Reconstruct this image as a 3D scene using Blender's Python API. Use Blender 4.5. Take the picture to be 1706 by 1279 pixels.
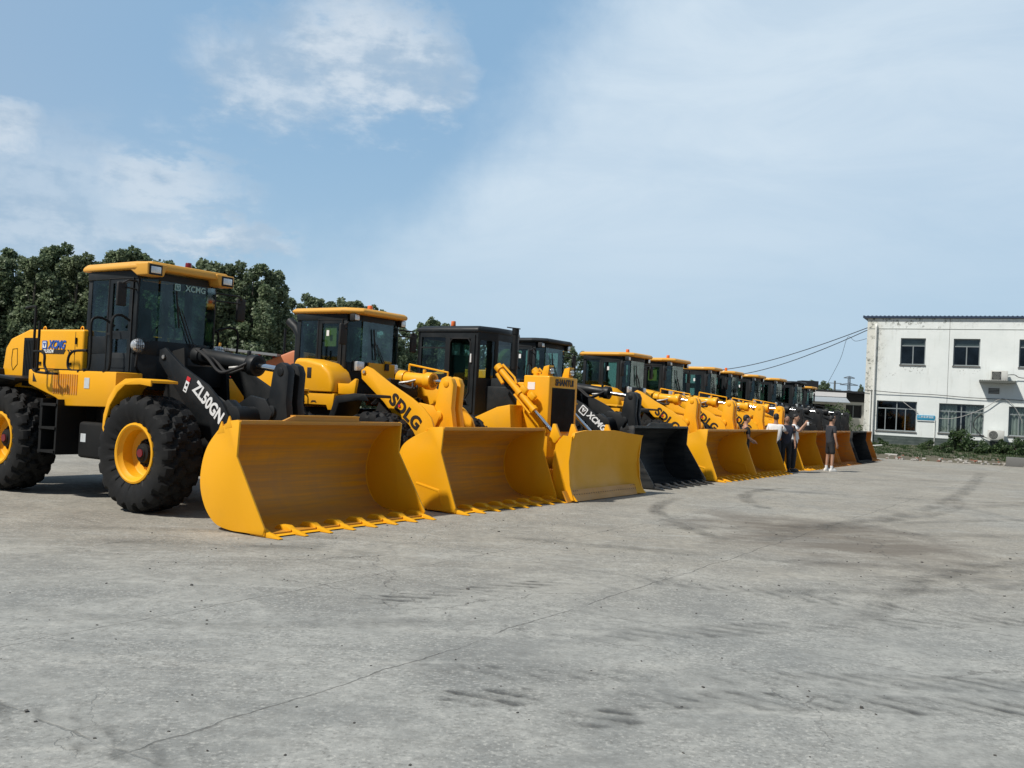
import bpy, bmesh, math, random
from mathutils import Vector, Matrix, Quaternion
R = math.radians
scene = bpy.context.scene
for o in list(bpy.data.objects): bpy.data.objects.remove(o)
COL = scene.collection
random.seed(7)

# ------------------------------------------------------------------ camera
PW, PH, FPX = 1706.0, 1279.0, 1576.157
PITCH, ROLL, CAMH = 0.01918, 0.04999, 1.706
cf = Vector((0, math.cos(PITCH), math.sin(PITCH)))
cr0 = Vector((1, 0, 0)); cu0 = cr0.cross(cf)
CR = math.cos(ROLL)*cr0 + math.sin(ROLL)*cu0
CU = -math.sin(ROLL)*cr0 + math.cos(ROLL)*cu0
cam = bpy.data.cameras.new('camera'); camo = bpy.data.objects.new('camera', cam); COL.objects.link(camo)
cam.sensor_width = 36; cam.lens = 36*FPX/PW; cam.clip_end = 6000; cam.clip_start = 0.1
m = Matrix((CR, CU, -cf)).transposed().to_4x4(); m.translation = (0, 0, CAMH)
camo.matrix_world = m
scene.camera = camo

def pixdir(px, py):
    return ((px-PW/2)/FPX*CR - (py-PH/2)/FPX*CU + cf).normalized()
def ground_at(px, py, z=0.0):
    d = pixdir(px, py); t = (z-CAMH)/d.z
    return Vector((0, 0, CAMH)) + d*t
def at_depth(px, py, Y):
    d = pixdir(px, py); return Vector((0, 0, CAMH)) + d*(Y/d.y)

# frame of the machine row: x forward (out of the buckets), y along the row
YAW = -0.57225
FX = Vector((math.cos(YAW), math.sin(YAW), 0)); LY = Vector((-math.sin(YAW), math.cos(YAW), 0))
ORG = Vector((-4.188, 13.635, 0))
def row(x, y, z=0.0): return ORG + FX*x + LY*y + Vector((0, 0, z))

# ------------------------------------------------------------------ light
sun_dir = (-0.42*FX - 0.80*LY + Vector((0, 0, 1.15))).normalized()
SEL = math.asin(sun_dir.z); SAZ = math.atan2(sun_dir.x, sun_dir.y)
sl = bpy.data.lights.new('sun', 'SUN'); sl.energy = 4.6; sl.angle = R(3.0); sl.color = (1.0, 0.945, 0.86)
so = bpy.data.objects.new('sun', sl); COL.objects.link(so)
so.rotation_euler = (-sun_dir).to_track_quat('-Z', 'Y').to_euler(); so.location = (0, 0, 60)

scene.view_settings.view_transform = 'Standard'
scene.view_settings.look = 'None'; scene.view_settings.exposure = 0.0; scene.view_settings.gamma = 1
scene.render.engine = 'CYCLES'
scene.cycles.max_bounces = 8; scene.cycles.transparent_max_bounces = 16

# ------------------------------------------------------------------ node helpers
class NT:
    def __init__(s, tree): s.t = tree; s.n = tree.nodes; s.l = tree.links
    def new(s, typ, **kw):
        n = s.n.new(typ)
        for k, v in kw.items(): setattr(n, k, v)
        return n
    def put(s, sock, v):
        if isinstance(v, bpy.types.NodeSocket): s.l.new(v, sock)
        elif v is not None: sock.default_value = v
    def math(s, op, a, b=None, c=None, clamp=False):
        n = s.n.new('ShaderNodeMath'); n.operation = op; n.use_clamp = clamp
        s.put(n.inputs[0], a)
        if b is not None: s.put(n.inputs[1], b)
        if c is not None: s.put(n.inputs[2], c)
        return n.outputs[0]
    def ramp(s, v, a, b, lo=0.0, hi=1.0, smooth=True):
        n = s.n.new('ShaderNodeMapRange'); n.interpolation_type = 'SMOOTHSTEP' if smooth else 'LINEAR'
        s.put(n.inputs[0], v); s.put(n.inputs[1], a); s.put(n.inputs[2], b); s.put(n.inputs[3], lo); s.put(n.inputs[4], hi)
        return n.outputs[0]
    def mix(s, f, a, b, mode='MIX'):
        n = s.n.new('ShaderNodeMix'); n.data_type = 'RGBA'; n.blend_type = mode
        s.put(n.inputs[0], f); s.put(n.inputs[6], a); s.put(n.inputs[7], b)
        return n.outputs[2]
    def noise(s, vec, scale, detail=6, rough=0.55, dist=0.0, off=None, out=0):
        n = s.n.new('ShaderNodeTexNoise'); n.inputs['Scale'].default_value = scale
        n.inputs['Detail'].default_value = detail; n.inputs['Roughness'].default_value = rough
        n.inputs['Distortion'].default_value = dist
        if off is not None: vec = s.vadd(vec, off)
        s.put(n.inputs['Vector'], vec); return n.outputs[out]
    def vadd(s, v, off):
        n = s.n.new('ShaderNodeVectorMath'); n.operation = 'ADD'; s.put(n.inputs[0], v); s.put(n.inputs[1], off); return n.outputs[0]
    def vmul(s, v, f):
        n = s.n.new('ShaderNodeVectorMath'); n.operation = 'MULTIPLY'; s.put(n.inputs[0], v); s.put(n.inputs[1], f); return n.outputs[0]
    def sep(s, v):
        n = s.n.new('ShaderNodeSeparateXYZ'); s.put(n.inputs[0], v); return n.outputs

# ------------------------------------------------------------------ world: sky with its clouds
w = bpy.data.worlds.new('World'); scene.world = w; w.use_nodes = True
t = NT(w.node_tree); t.n.clear()
outw = t.new('ShaderNodeOutputWorld'); bg = t.new('ShaderNodeBackground'); bg.inputs[1].default_value = 0.13
t.l.new(bg.outputs[0], outw.inputs[0])
sky = t.new('ShaderNodeTexSky', sky_type='NISHITA'); sky.sun_disc = False
sky.sun_elevation = SEL; sky.sun_rotation = SAZ; sky.air_density = 1.0; sky.dust_density = 2.0; sky.ozone_density = 1.4
tc = t.new('ShaderNodeTexCoord'); g = tc.outputs['Generated']
sx, sy, sz = t.sep(g)
az = t.math('ARCTAN2', sx, sy); el = t.math('ARCSINE', sz)
n1 = t.noise(g, 3.2, 8, 0.62); n2 = t.noise(g, 9.0, 8, 0.6, 0.3); n3 = t.noise(t.vmul(g, (1, 1, 2.2)), 16.0, 6, 0.6)
# warp the coordinates so that cloud outlines are ragged
wz = t.math('MULTIPLY', t.math('SUBTRACT', n2, 0.5), 0.20); we = t.math('MULTIPLY', t.math('SUBTRACT', n3, 0.5), 0.14)
azw = t.math('ADD', az, wz); elw = t.math('ADD', el, we)
def azel(px, py):
    d = pixdir(px, py); return math.atan2(d.x, d.y), math.asin(d.z)
def blob(px, py, rx, ry, gain, inner=0.15, tilt=0.0):
    a, e = azel(px, py); rx /= FPX; ry /= FPX
    u = t.math('SUBTRACT', azw, a); v = t.math('SUBTRACT', elw, e)
    ct, st = math.cos(tilt), math.sin(tilt)
    uu = t.math('ADD', t.math('MULTIPLY', u, ct/rx), t.math('MULTIPLY', v, st/rx))
    vv = t.math('ADD', t.math('MULTIPLY', u, -st/ry), t.math('MULTIPLY', v, ct/ry))
    r = t.math('SQRT', t.math('ADD', t.math('MULTIPLY', uu, uu), t.math('MULTIPLY', vv, vv)))
    return t.math('MULTIPLY', t.ramp(r, 1.0, inner), gain)
def union(ls):
    o = ls[0]
    for x in ls[1:]: o = t.math('SUBTRACT', 1.0, t.math('MULTIPLY', t.math('SUBTRACT', 1.0, o, clamp=True), t.math('SUBTRACT', 1.0, x, clamp=True)))
    return o
cum = union([blob(600, 80, 190, 120, 1.0, .35), blob(690, 120, 95, 105, 0.9, .3), blob(410, 130, 160, 110, 0.75, .25), blob(520, 150, 200, 80, .5),
             blob(375, 410, 150, 50, 1.0, 0.35), blob(300, 400, 160, 36, .7, .3), blob(290, 300, 130, 60, 0.7, .3), blob(10, 200, 70, 65, 0.8, .3), blob(150, 330, 290, 140, 0.45, .3), blob(60, 390, 300, 80, .25)])
tex = t.ramp(t.math('ADD', t.math('MULTIPLY', n2, 0.6), t.math('MULTIPLY', n3, 0.4)), 0.30, 0.58, 0.52, 1.0)
cum = t.math('MULTIPLY', cum, tex)
# broad veil of high cloud rising to the right
a0, e0 = azel(560, 420); a1, e1 = azel(980, 40)
dx, dy = a1-a0, e1-e0; L_ = math.hypot(dx, dy)
azv = t.math('ADD', az, t.math('MULTIPLY', t.math('SUBTRACT', n1, 0.5), 0.28)); elv = t.math('ADD', el, t.math('MULTIPLY', t.math('SUBTRACT', n2, 0.5), 0.10))
sd = t.math('ADD', t.math('MULTIPLY', t.math('SUBTRACT', azv, a0), dy/L_), t.math('MULTIPLY', t.math('SUBTRACT', elv, e0), -dx/L_))
veil = t.math('MULTIPLY', t.ramp(sd, -0.035, 0.075), t.ramp(sd, 0.70, 0.14, 0.60, 1.0))
streak = t.ramp(t.noise(t.vmul(g, (1.0, 1.0, 3.5)), 4.0, 7, 0.6, 0.6), 0.25, 0.7, 0.72, 1.0)
veil = t.math('MULTIPLY', t.math('MULTIPLY', veil, streak), t.ramp(el, 0.02, 0.26, 0.35, 1.0))
low = t.ramp(el, 0.34, 0.0)           # pale air near the horizon
leftgrey = t.ramp(az, -0.25, -0.62)
CS = 1.0/0.13
def sc(c, k=1.0): return (c[0]*CS*k, c[1]*CS*k, c[2]*CS*k, 1)
basec = t.mix(0.80, sky.outputs[0], sc((0.285, 0.485, 0.705)))
basec = t.mix(t.math('MULTIPLY', low, 0.75), basec, sc((0.435, 0.610, 0.760)))
basec = t.mix(t.math('MULTIPLY', leftgrey, 0.45), basec, sc((0.36, 0.47, 0.62)))
basec = t.mix(t.math('MULTIPLY', veil, 0.90), basec, sc((0.675, 0.790, 0.890)))
cshade = t.mix(t.ramp(t.math('ADD', t.math('MULTIPLY', n3, .6), t.math('MULTIPLY', n2, .4)), 0.40, 0.56), sc((0.46, 0.565, 0.68)), sc((0.69, 0.765, 0.84)))
basec = t.mix(t.math('MULTIPLY', cum, 0.84), basec, cshade)
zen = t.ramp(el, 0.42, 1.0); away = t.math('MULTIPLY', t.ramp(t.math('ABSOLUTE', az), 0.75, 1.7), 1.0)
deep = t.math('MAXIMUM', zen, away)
basec = t.mix(t.math('MULTIPLY', deep, 0.80), basec, sc((0.125, 0.180, 0.260)))  # sky overhead and outside the view darkened on purpose to cut the fill light
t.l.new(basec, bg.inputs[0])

# ------------------------------------------------------------------ materials
def M(name, col, rough=0.5, metal=0.0, coat=0.0, dirt=None, dirtcol=(0.25, 0.2, 0.14), bump=0.0, scale=3.0, spec=0.5, var=0.0):
    mt = bpy.data.materials.new(name); mt.use_nodes = True
    k = NT(mt.node_tree); b = k.n['Principled BSDF']
    b.inputs['Base Color'].default_value = (*col, 1); b.inputs['Roughness'].default_value = rough
    b.inputs['Metallic'].default_value = metal; b.inputs['Coat Weight'].default_value = coat
    b.inputs['Coat Roughness'].default_value = 0.12; b.inputs['Specular IOR Level'].default_value = spec
    c = k.new('ShaderNodeTexCoord').outputs['Object']
    if dirt or var:
        n = k.noise(c, scale, 7, 0.62)
        base = (*col, 1)
        if var:
            n0 = k.noise(c, scale*0.5, 4, 0.5, off=(3, 7, 1))
            base = k.mix(n0, tuple(x*(1-var) for x in col)+(1,), tuple(min(1, x*(1+var)) for x in col)+(1,))
        if dirt:
            f = k.math('MULTIPLY', k.ramp(n, 0.45, 0.8), dirt)
            base = k.mix(f, base, (*dirtcol, 1))
            k.put(b.inputs['Roughness'], k.ramp(n, 0.3, 0.75, rough, min(1, rough+0.3)))
        k.put(b.inputs['Base Color'], base)
    if bump:
        bp = k.new('ShaderNodeBump'); bp.inputs['Strength'].default_value = bump; bp.inputs['Distance'].default_value = 0.02
        k.put(bp.inputs['Height'], k.noise(c, scale*8, 5, 0.6)); k.put(b.inputs['Normal'], bp.outputs[0])
    return mt
YEL = M('yellow_paint', (0.86, 0.405, 0.006), 0.42, coat=0.12, spec=.35, dirt=0.18, dirtcol=(0.42, 0.24, 0.06), scale=1.6, var=0.05)
def bucket_paint(name, col, dust, wear):
    """work paint: faint rolled streaks, handling dust, scraped edge and small chips"""
    mt = bpy.data.materials.new(name); mt.use_nodes = True; k = NT(mt.node_tree); b = k.n['Principled BSDF']
    c = k.new('ShaderNodeTexCoord').outputs['Object']; X, Y, Z = k.sep(c)
    n = k.noise(c, 1.1, 6, .62); st = k.noise(k.vmul(c, (1.2, .35, 9.0)), 1.6, 6, .6); f_ = k.noise(c, 26, 5, .7); v = k.noise(k.vmul(c, (.6, 6.0, .6)), 1.3, 5, .6)
    base = k.mix(k.ramp(n, .3, .7), (*[q*.93 for q in col], 1), (*[min(1, q*1.06) for q in col], 1))
    base = k.mix(k.math('MULTIPLY', k.ramp(st, .34, .66), .62), base, (*dust, 1)); base = k.mix(k.math('MULTIPLY', k.ramp(v, .45, .70), .20), base, (*dust, 1))
    low = k.math('MULTIPLY', k.ramp(Z, .40, .02), k.ramp(n, .3, .65, .35, 1)); base = k.mix(k.math('MULTIPLY', low, .38), base, (*[q*.62 for q in dust], 1))
    chip = k.math('MULTIPLY', k.ramp(f_, .66, .70), k.ramp(Z, .22, .02)); base = k.mix(k.math('MULTIPLY', chip, .8), base, (*wear, 1))
    k.put(b.inputs['Base Color'], base); k.put(b.inputs['Roughness'], k.ramp(k.math('ADD', k.math('MULTIPLY', n, .5), k.math('MULTIPLY', st, .5)), .35, .65, .34, .58)); b.inputs['Specular IOR Level'].default_value = .4
    bq = k.new('ShaderNodeBump'); bq.inputs['Strength'].default_value = .10; bq.inputs['Distance'].default_value = .02; k.put(bq.inputs['Height'], k.math('ADD', n, k.math('MULTIPLY', st, .4))); k.put(b.inputs['Normal'], bq.outputs[0])
    return mt
YEB = bucket_paint('bucket_paint', (0.76, 0.325, 0.010), (0.43, 0.225, 0.080), (.06, .05, .04))
ORA = bucket_paint('orange_bucket_paint', (0.74, 0.265, 0.014), (.46, .24, .09), (.06, .05, .04))
BKB = bucket_paint('black_bucket_paint', (0.012, 0.015, 0.018), (.05, .05, .048), (.12, .12, .11))
ROOFY = M('roof_paint', (0.72, 0.36, 0.045), 0.45, coat=0.1, dirt=0.2, dirtcol=(0.55, 0.34, 0.14), scale=2)
BLK = M('black_paint', (0.0075, 0.0095, 0.0115), 0.40, coat=0.0, spec=.32, dirt=0.2, dirtcol=(0.04, 0.04, 0.038), scale=2)
BLKD = M('dark_chassis', (0.006, 0.0065, 0.007), 0.6, spec=.3, dirt=0.25, dirtcol=(0.03, 0.028, 0.025), scale=3)
CABB = M('cab_paint', (0.0095, 0.013, 0.016), 0.42, spec=.35, dirt=0.2, dirtcol=(0.08, 0.08, 0.08), scale=2)
RUB = M('tyre_rubber', (0.0065, 0.007, 0.0078), 0.66, spec=.3, dirt=0.5, dirtcol=(0.034, 0.032, 0.028), scale=2.5, bump=0.15)
TRIM = M('rubber_trim', (0.01, 0.01, 0.011), 0.7)
CHR = M('chrome_rod', (0.85, 0.86, 0.87), 0.14, 1.0)
STL = M('galvanised_steel', (0.42, 0.42, 0.41), 0.45, 0.8, dirt=0.3, scale=6)
LAMP = M('lamp_glass', (0.75, 0.77, 0.78), 0.12, 0.55, bump=0.4, scale=5)
WHT = M('white_vinyl', (0.82, 0.83, 0.83), 0.5)
LBLK = M('black_vinyl', (0.025, 0.018, 0.014), 0.55)
BLU = M('blue_vinyl', (0.02, 0.10, 0.42), 0.5)
RED = M('red_paint', (0.45, 0.03, 0.02), 0.5)
REDV = M('red_vinyl', (0.65, 0.03, 0.04), 0.5)
ORP = M('orange_plastic', (0.75, 0.16, 0.03), 0.4)
MAR = M('dark_red_lens', (0.16, 0.012, 0.02), 0.25)
SEAT = M('seat_vinyl', (0.03, 0.03, 0.035), 0.6)
PLY = M('film_wrap', (0.42, 0.44, 0.16), 0.45)
PLATE = M('data_plate', (0.62, 0.66, 0.68), 0.4, 0.2, scale=14, dirt=0.5)
FTEX = M('frost_vinyl', (0.34, 0.55, 0.55), 0.5)

def glass(name, tint, refl=0.10):
    # thin tinted pane: see-through with a mirror share; a little dust breaks the reflection up
    mt = bpy.data.materials.new(name); mt.use_nodes = True; k = NT(mt.node_tree); k.n.clear()
    o = k.new('ShaderNodeOutputMaterial'); mx = k.new('ShaderNodeMixShader'); tr = k.new('ShaderNodeBsdfTransparent'); gl = k.new('ShaderNodeBsdfGlossy')
    lw = k.new('ShaderNodeLayerWeight'); lw.inputs[0].default_value = 0.35
    tr.inputs[0].default_value = (*tint, 1); gl.inputs[0].default_value = (0.9, 0.95, 0.97, 1); gl.inputs['Roughness'].default_value = 0.04
    f = k.math('ADD', k.math('MULTIPLY', lw.outputs['Facing'], 0.20), refl)
    dn = k.noise(k.new('ShaderNodeTexCoord').outputs['Object'], 1.8, 5, .65); f = k.math('MULTIPLY', f, k.ramp(dn, .3, .7, .7, 1.35))
    k.put(mx.inputs[0], f); k.l.new(tr.outputs[0], mx.inputs[1]); k.l.new(gl.outputs[0], mx.inputs[2]); k.l.new(mx.outputs[0], o.inputs[0])
    return mt
GLS = glass('tinted_glass', (0.58, 0.70, 0.65), 0.035)
GLW = glass('window_glass', (0.72, 0.76, 0.75), 0.05)

# ------------------------------------------------------------------ mesh builder
class MB:
    def __init__(s): s.v = []; s.f = []; s.mi = []; s.m = 0
    def add(s, vs, fs):
        o = len(s.v); s.v += [Vector(p) for p in vs]
        for f in fs: s.f.append([o+i for i in f]); s.mi.append(s.m)
        return s
    def mat(s, i): s.m = i; return s
    def box(s, c, d, rot=None):
        c = Vector(c); h = Vector(d)/2
        vs = [Vector((x*h.x, y*h.y, z*h.z)) for x in (-1, 1) for y in (-1, 1) for z in (-1, 1)]
        if rot is not None: vs = [rot @ p for p in vs]
        return s.add([c+p for p in vs], [(0,1,3,2),(4,6,7,5),(0,4,5,1),(2,3,7,6),(0,2,6,4),(1,5,7,3)])
    def bb(s, x0, x1, y0, y1, z0, z1): return s.box(((x0+x1)/2, (y0+y1)/2, (z0+z1)/2), (abs(x1-x0), abs(y1-y0), abs(z1-z0)))
    def prism(s, prof, y0, y1, axis='y'):     # closed profile extruded
        n = len(prof)
        def P(a, b, c):
            return (a, c, b) if axis == 'y' else ((c, a, b) if axis == 'x' else (a, b, c))
        vs = [P(a, b, y0) for a, b in prof] + [P(a, b, y1) for a, b in prof]
        fs = [(i, (i+1) % n, n+(i+1) % n, n+i) for i in range(n)] + [tuple(range(n))[::-1], tuple(range(n, 2*n))]
        return s.add(vs, fs)
    def cyl(s, p0, p1, r0, r1=None, n=16, cap=True):
        p0, p1 = Vector(p0), Vector(p1); r1 = r0 if r1 is None else r1
        d = (p1-p0).normalized(); a = d.orthogonal().normalized(); b = d.cross(a)
        vs = [p + (a*math.cos(2*math.pi*i/n)+b*math.sin(2*math.pi*i/n))*r for p, r in ((p0, r0), (p1, r1)) for i in range(n)]
        fs = [(i, (i+1) % n, n+(i+1) % n, n+i) for i in range(n)]
        if cap: fs += [tuple(range(n))[::-1], tuple(range(n, 2*n))]
        return s.add(vs, fs)
    def tube(s, pts, r, n=8, cap=True):
        pts = [Vector(p) for p in pts]; rings = []; pa = None
        for i, p in enumerate(pts):
            d = ((pts[min(i+1, len(pts)-1)]-p).normalized() + (p-pts[max(i-1, 0)]).normalized())
            d = d.normalized() if d.length > 1e-6 else Vector((0, 0, 1))
            if pa is None: a = d.orthogonal().normalized()
            else:
                a = pa - d*pa.dot(d); a = a.normalized() if a.length > 1e-6 else d.orthogonal().normalized()
            pa = a; b = d.cross(a)
            rr = r[i] if isinstance(r, (list, tuple)) else r
            rings.append([p+(a*math.cos(2*math.pi*k/n)+b*math.sin(2*math.pi*k/n))*rr for k in range(n)])
        vs = [q for rg in rings for q in rg]; fs = []
        for i in range(len(pts)-1):
            for k in range(n): fs.append((i*n+k, i*n+(k+1) % n, (i+1)*n+(k+1) % n, (i+1)*n+k))
        if cap: fs += [tuple(range(n))[::-1], tuple(range((len(pts)-1)*n, len(pts)*n))]
        return s.add(vs, fs)
    def lathe(s, prof, n=48, c=(0, 0, 0), disp=None):   # prof (r, y) spun round the y axis
        c = Vector(c); vs = []; m_ = len(prof)
        for i in range(n):
            th = 2*math.pi*i/n
            for j, (r, y) in enumerate(prof):
                rr = r + (disp(th, j, r, y) if disp else 0)
                vs.append(c+Vector((rr*math.cos(th), y, rr*math.sin(th))))
        fs = [(i*m_+j, i*m_+j+1, ((i+1) % n)*m_+j+1, ((i+1) % n)*m_+j) for i in range(n) for j in range(m_-1)]
        return s.add(vs, fs)
    def loft(s, sections):      # list of equally long closed rings
        n = len(sections[0]); vs = [p for r_ in sections for p in r_]; fs = []
        for i in range(len(sections)-1):
            for k in range(n): fs.append((i*n+k, i*n+(k+1) % n, (i+1)*n+(k+1) % n, (i+1)*n+k))
        fs += [tuple(range(n))[::-1], tuple(range((len(sections)-1)*n, len(sections)*n))]
        return s.add(vs, fs)
    def grid_wall(s, u0, u1, z0, z1, holes, th, P):
        # wall in (u, z) with rectangular openings; P(u, d, z) -> point; front at d=0, back at d=th
        us = sorted({u0, u1, *[h[0] for h in holes], *[h[1] for h in holes]}); zs = sorted({z0, z1, *[h[2] for h in holes], *[h[3] for h in holes]})
        for i in range(len(us)-1):
            for j in range(len(zs)-1):
                uc, zc = (us[i]+us[i+1])/2, (zs[j]+zs[j+1])/2
                if any(h[0] < uc < h[1] and h[2] < zc < h[3] for h in holes): continue
                for d in (0, th):
                    s.add([P(us[i], d, zs[j]), P(us[i+1], d, zs[j]), P(us[i+1], d, zs[j+1]), P(us[i], d, zs[j+1])], [(0, 1, 2, 3)])
        for a, b, c, d_ in [(u0, u1, z0, z1)]+list(holes):
            q = [(a, c), (b, c), (b, d_), (a, d_)]
            for k in range(4):
                e, f = q[k], q[(k+1) % 4]
                s.add([P(e[0], 0, e[1]), P(f[0], 0, f[1]), P(f[0], th, f[1]), P(e[0], th, e[1])], [(0, 1, 2, 3)])
        return s
    def mesh(s, name, mats, bevel=0, seg=2, ang=35, recalc=True):
        bm = bmesh.new()
        for p in s.v: bm.verts.new(p)
        bm.verts.ensure_lookup_table()
        for f, mi in zip(s.f, s.mi):
            try: fc = bm.faces.new([bm.verts[i] for i in f]); fc.material_index = mi
            except ValueError: pass
        if recalc: bmesh.ops.recalc_face_normals(bm, faces=bm.faces)
        if bevel:
            es = [e for e in bm.edges if len(e.link_faces) == 2 and e.calc_face_angle(0) > R(30)]
            bmesh.ops.bevel(bm, geom=es, offset=bevel, segments=seg, profile=0.5, affect='EDGES', clamp_overlap=True)
        me = bpy.data.meshes.new(name); bm.to_mesh(me); bm.free()
        for mm in (mats if isinstance(mats, (list, tuple)) else [mats]): me.materials.append(mm)
        me.polygons.foreach_set('use_smooth', [True]*len(me.polygons))
        me.set_sharp_from_angle(angle=R(ang))
        return me

CACHE = {}
def link(name, me, parent=None, loc=None, rot=None):
    o = bpy.data.objects.new(name, me); COL.objects.link(o)
    if parent: o.parent = parent
    if loc is not None: o.location = loc
    if rot is not None: o.rotation_euler = rot
    return o
def part(name, key, mats, fn, parent, bevel=0, loc=None, rot=None, label=None, **kw):
    """one part; its mesh is made once for each key and shared after that"""
    ml = mats if isinstance(mats, (list, tuple)) else [mats]
    key = (name, key, tuple(x.name for x in ml))
    if key not in CACHE:
        mb = MB(); fn(mb); CACHE[key] = mb.mesh(name, ml, bevel, **kw)
    o = link(name, CACHE[key], parent, loc, rot)
    if label: o['label'] = label
    return o
def tag(o, label, cat, group=None, kind=None):
    if kind: o['kind'] = kind
    if label: o['label'] = label
    if cat: o['category'] = cat
    if group: o['group'] = group
    return o
def root(name, label, cat, loc, rz=0, group=None, scale=None):
    o = bpy.data.objects.new(name, None); COL.objects.link(o); o.location = loc; o.rotation_euler = (0, 0, rz)
    if scale: o.scale = scale
    o.empty_display_size = 0.2
    return tag(o, label, cat, group)
def struct(name, me, kind='structure'):
    o = link(name, me); o['kind'] = kind; return o

TXT = {}
def text_mesh(s, size, bold=0.02, shear=0.0, depth=0.004, spacing=1.0):
    k = (s, size, bold, shear, spacing)
    if k in TXT: return TXT[k]
    cu = bpy.data.curves.new('lettering', 'FONT'); cu.body = s; cu.size = size; cu.offset = bold*size; cu.shear = shear
    cu.extrude = depth; cu.align_x = 'CENTER'; cu.align_y = 'CENTER'; cu.space_character = spacing; cu.resolution_u = 4
    ob = bpy.data.objects.new('tmp', cu); COL.objects.link(ob)
    bpy.context.view_layer.update()
    me = bpy.data.meshes.new_from_object(ob.evaluated_get(bpy.context.evaluated_depsgraph_get()))
    bpy.data.objects.remove(ob); TXT[k] = me; return me
def lettering(s, size, mat, parent, loc, face='side', slope=0.0, bold=0.02, shear=0.0, sx_=1.0, spacing=1.0, name='lettering', label=None):
    me = text_mesh(s, size, bold, shear, spacing=spacing).copy(); me.materials.clear(); me.materials.append(mat)
    o = link(name, me, parent)
    base = Matrix.Rotation(R(90), 4, 'X')
    if face == 'front': base = Matrix.Rotation(R(90), 4, 'Z') @ base
    if isinstance(face, float): base = Matrix.Rotation(face, 4, 'Z') @ base
    mm = Matrix.Translation(loc) @ (Matrix.Rotation(slope, 4, 'Y') if face == 'side' else Matrix.Identity(4)) @ base @ Matrix.Diagonal((sx_, 1, 1, 1))
    o.matrix_local = mm
    if label: o['label'] = label
    return o

def smooth_pts(pts, n=6):
    out = []
    P = [pts[0]]+list(pts)+[pts[-1]]
    for i in range(1, len(P)-2):
        for k in range(n):
            u = k/n; a, b, c, d = [Vector(x) for x in P[i-1:i+3]]
            out.append(0.5*((2*b)+(c-a)*u+(2*a-5*b+4*c-d)*u*u+(3*b-a-3*c+d)*u**3))
    out.append(Vector(P[-2])); return out

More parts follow.
